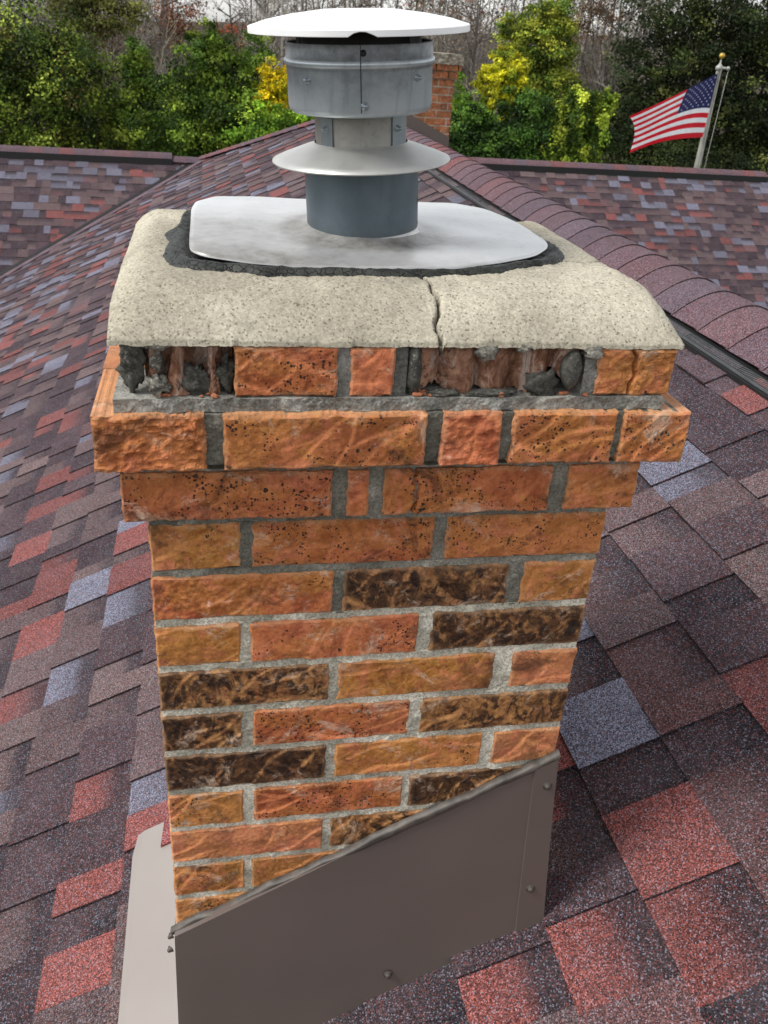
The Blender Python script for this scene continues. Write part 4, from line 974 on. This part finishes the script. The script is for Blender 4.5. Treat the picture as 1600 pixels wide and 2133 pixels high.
T('leafy_tree','full round topped green tree left of the steel vent','tree',1120,
  [(432,105,30,45),(470,150,55,55),(410,180,60,65),(460,240,90,70),(520,255,50,50),(380,275,70,50),(480,300,90,40),(400,300,80,40)],38000,3.6,MID,33,trunk=450,clump=.15)
T('yellow_tree','small tree with bright yellow leaves just left of the vent drum','tree',1100,
  [(566,160,22,30),(578,205,28,42),(550,218,22,26),(592,170,20,30),(560,190,24,30)],6500,3.0,YEL,34,trunk=570,clump=.2)
T('leafy_tree','thin green sapling crown behind the small yellow tree','tree',1480,
  [(535,120,28,45),(525,170,25,40)],3500,4,MID,35,trunk=533)
T('green_bush','low bright green bush beneath the small yellow tree','bush',1050,
  [(570,255,45,28),(620,245,30,22),(540,280,60,30),(650,262,50,30),(700,262,60,30)],9000,3.4,BRT,36,trunk=590)
T('leafy_tree','tall yellow green tree rising highest right of the vent','tree',1750,
  [(1145,40,45,50),(1100,90,50,50),(1080,60,35,35),(1150,110,40,60),(1120,170,60,60),(1065,130,40,50),(1160,190,45,60)],34000,4.6,YG,37,trunk=1125,clump=.15)
T('yellow_tree','rounded tree with glowing yellow leaves right of the distant chimney','tree',1120,
  [(1052,150,36,36),(1036,172,38,36),(1066,172,34,38),(1050,195,44,34),(1058,222,28,24),(1030,205,26,20)],17000,3.1,YEL2,38,trunk=1050,clump=.13)
T('green_bush','pointed bright green shrub beside the distant chimney','bush',1250,
  [(955,195,14,35),(965,235,22,35),(990,250,30,45)],4200,3.2,BRT,39,trunk=960)
T('leafy_tree','dense mid green tree below the glowing yellow tree','tree',1085,
  [(975,250,35,40),(1040,295,60,42),(980,290,50,45),(1110,240,55,45),(1100,300,80,45),(1020,320,90,30)],34000,3.5,[(G(62,92,40),3),(G(84,116,48),2),(G(46,68,36),3)],40,trunk=1050,clump=.16)
T('vine_covered_bush','lime green vine tumbling over a bush left of the flag','bush',1050,
  [(1215,205,40,28),(1190,250,34,45),(1240,255,30,45),(1260,205,25,20),(1220,300,45,40),(1175,320,45,30)],20000,3.4,VIN_R,41,trunk=1215,droop=7,clump=.14)
T('maple_tree','huge dark green tree behind the flag','tree',1350,
  [(1400,60,110,80),(1520,60,100,90),(1350,150,80,80),(1460,160,110,90),(1570,180,90,110),(1380,240,90,70),(1310,230,50,60),(1500,270,120,70),(1330,310,80,50),(1600,290,90,80),(1650,100,80,120),(1420,320,90,50),(1560,330,90,50),(1480,350,120,40),(1320,350,90,40)],92000,4.2,DM,42,trunk=1480,clump=.13,depth=.6,tr=9)
T('dark_bush','dark green undergrowth below the lime vine bush','bush',1300,
  [(1260,290,60,50),(1290,250,40,60),(1150,300,60,50),(1050,340,90,35),(1400,340,120,40),(1540,350,90,40)],26000,3.8,DM,43,trunk=1270)
T('evergreen_tree','olive green crown high behind the vine tree at upper left','tree',1900,
  [(200,20,60,40),(250,45,40,35),(160,60,40,35),(150,10,60,30)],9000,5,OLV,44,trunk=205)
T('autumn_tree','thin reddish autumn tree on the hillside at the upper left','tree',2500,
  [(375,25,38,30),(360,60,28,25)],2600,5,RUS,45,trunk=370,clump=.3)
T('autumn_tree','small orange leaved tree above the round topped green tree','tree',2600,
  [(468,62,20,12),(500,80,25,20)],900,5,[(G(176,96,56),2),(G(150,84,54),1)],46,trunk=470,clump=.3)
T('autumn_tree','brown leaved tree at the top edge right of the tall yellow green tree','tree',2300,
  [(1230,15,45,25),(1260,50,40,35),(1200,60,30,40)],3200,5,[(G(104,78,60),2),(G(84,70,56),2),(G(120,92,66),1)],47,trunk=1235,clump=.3)
# bare trees one can tell apart
def bare(label,px,Y,top_py,seed,spread=.5,col=(140,132,124),r=6,group=None):
    base=at(px,300,Y); gz=ground_z(base.x,Y); top=at(px,top_py,Y).z; H=top-gz; t=thing('bare_tree',(base.x,Y,gz),label,'tree',group)
    mb=MB(); c=np.array(lin(*col)); rs=random.Random(seed)
    def grow(p,d,L,r_,lv):
        q=p+d*L; mid_=p.lerp(q,.5)+Vector((rs.gauss(0,1),rs.gauss(0,1),rs.gauss(0,.5)))*L*.06
        mb.tube(p,mid_,r_,r_*.85,5 if lv<2 else 3,False,tint=c*rs.uniform(.75,1.15)); mb.tube(mid_,q,r_*.85,r_*.68,5 if lv<2 else 3,False,tint=c*rs.uniform(.75,1.15))
        if lv>=5: return
        for i in range(rs.choice([2,3,3]) if lv<4 else 2):
            nd=(d+Vector((rs.gauss(0,spread),rs.gauss(0,spread),rs.gauss(.05,spread*.5)))).normalized(); nd.z=max(nd.z,-.1)
            grow(p.lerp(q,rs.uniform(.55,1)),nd,L*rs.uniform(.55,.8),r_*.55,lv+1)
    grow(Vector((base.x,Y,gz-3)),Vector((rs.gauss(0,.04),0,1)).normalized(),H*.38,r,0)
    mb.build('branches',M_TWIG,t)
bare('grey bare tree with fine fanning branches right of the tall yellow green tree',1235,1700,-10,3,.55,(150,142,132),6)
bare('bare branching tree behind the dark tree at the top right',1290,2000,-30,4,.5,(120,112,104),6)
bare('pale bare tree above the slim pointed green tree',310,1900,-20,5,.45,(156,148,134),5)
bare('bare tree standing above the distant chimney',985,1900,-40,6,.5,(132,120,108),5)
bare('leafless tree whose branches reach above the rain cap',640,2000,-60,7,.5,(128,118,108),5)
bare('thin bare tree against the sky gap at the top left',505,2100,-30,8,.45,(120,110,102),5)
# the far wood: reads as one mass
mb=MB(); rs=random.Random(99)
def wtree(x,y,H,r_,c):
    gz=ground_z(x,y); p=Vector((x,y,gz-4)); lean=rs.gauss(0,.05)
    top=p+Vector((lean*H,0,H)); limb_n=rs.randint(9,15)
    mb.tube(p,p.lerp(top,.6),r_,r_*.6,4,False,tint=c); mb.tube(p.lerp(top,.6),top,r_*.6,r_*.15,4,False,tint=c)
    for i in range(limb_n):
        f=rs.uniform(.25,.95); a=p.lerp(top,f); d=Vector((rs.gauss(0,1),rs.gauss(0,.6),rs.uniform(.3,1.3))).normalized(); L=H*rs.uniform(.12,.32)*(1.15-f*.6)
        b_=a+d*L; mb.tube(a,b_,r_*.3,r_*.12,3,False,tint=c*rs.uniform(.8,1.1))
        for k in range(5):
            d2=(d+Vector((rs.gauss(0,.6),rs.gauss(0,.5),rs.gauss(.1,.5)))).normalized(); a2=a.lerp(b_,rs.uniform(.3,1)); e2=a2+d2*L*.55; mb.tube(a2,e2,r_*.13,r_*.06,3,False,tint=c*rs.uniform(.8,1.15))
            for k2 in range(2):
                d3=(d2+Vector((rs.gauss(0,.6),rs.gauss(0,.5),rs.gauss(.1,.5)))).normalized(); a3=a2.lerp(e2,rs.uniform(.3,1)); mb.tube(a3,a3+d3*L*.4,r_*.09,r_*.05,3,False,tint=c*rs.uniform(.8,1.15))
def px_w(x,y):
    v=Vector((x-CX,y-CY,0)); return 800+FPX*v.dot(CR)/v.dot(CF)
for i in range(330):
    y=rs.uniform(2100,5200); w_=(y-CY)*.62; x=rs.uniform(-.36,.80)*y
    H=rs.uniform(380,620); c=np.array(random.choice([lin(128,120,112),lin(104,97,90),lin(164,158,150),lin(114,101,90),lin(88,82,78)])); pxl=FPX*x/y
    gap=(370<px_w(x,y)<500)
    if gap: H*=.2
    wtree(x,y,H*.8,rs.uniform(4,8),c)
wv=MB(); wv.v=mb.v; wv.f=mb.f; wv.c=mb.c; wv.n=mb.n; wv.fm=mb.fm
wd=wv.build('woodland',M_TWIG); tag(wd,'grey brown mass of leafless woodland on the far hillside','woodland',kind='stuff')
# thin brown leaves still hanging in the wood
B=[]
for i in range(240):
    y=rs.uniform(2100,4800); x=rs.uniform(-.36,.80)*y; B.append((x,y,ground_z(x,y)+rs.uniform(60,420),110,110,90))
B=[q for q in B if not 340<px_w(q[0],q[1])<520]
V,F,C=leaves(B,30000,8,[(G(112,102,90),3),(G(92,84,76),3),(G(122,104,84),1.5),(G(102,104,74),1.8),(G(118,80,68),.5)],77,clump=.5)
o=mesh('leaf_haze',V,F,M_LEAF,wd,{'tint':C}); o['kind']='stuff'
print('verts',sum(len(o.data.vertices) for o in sc.objects if o.type=='MESH'))
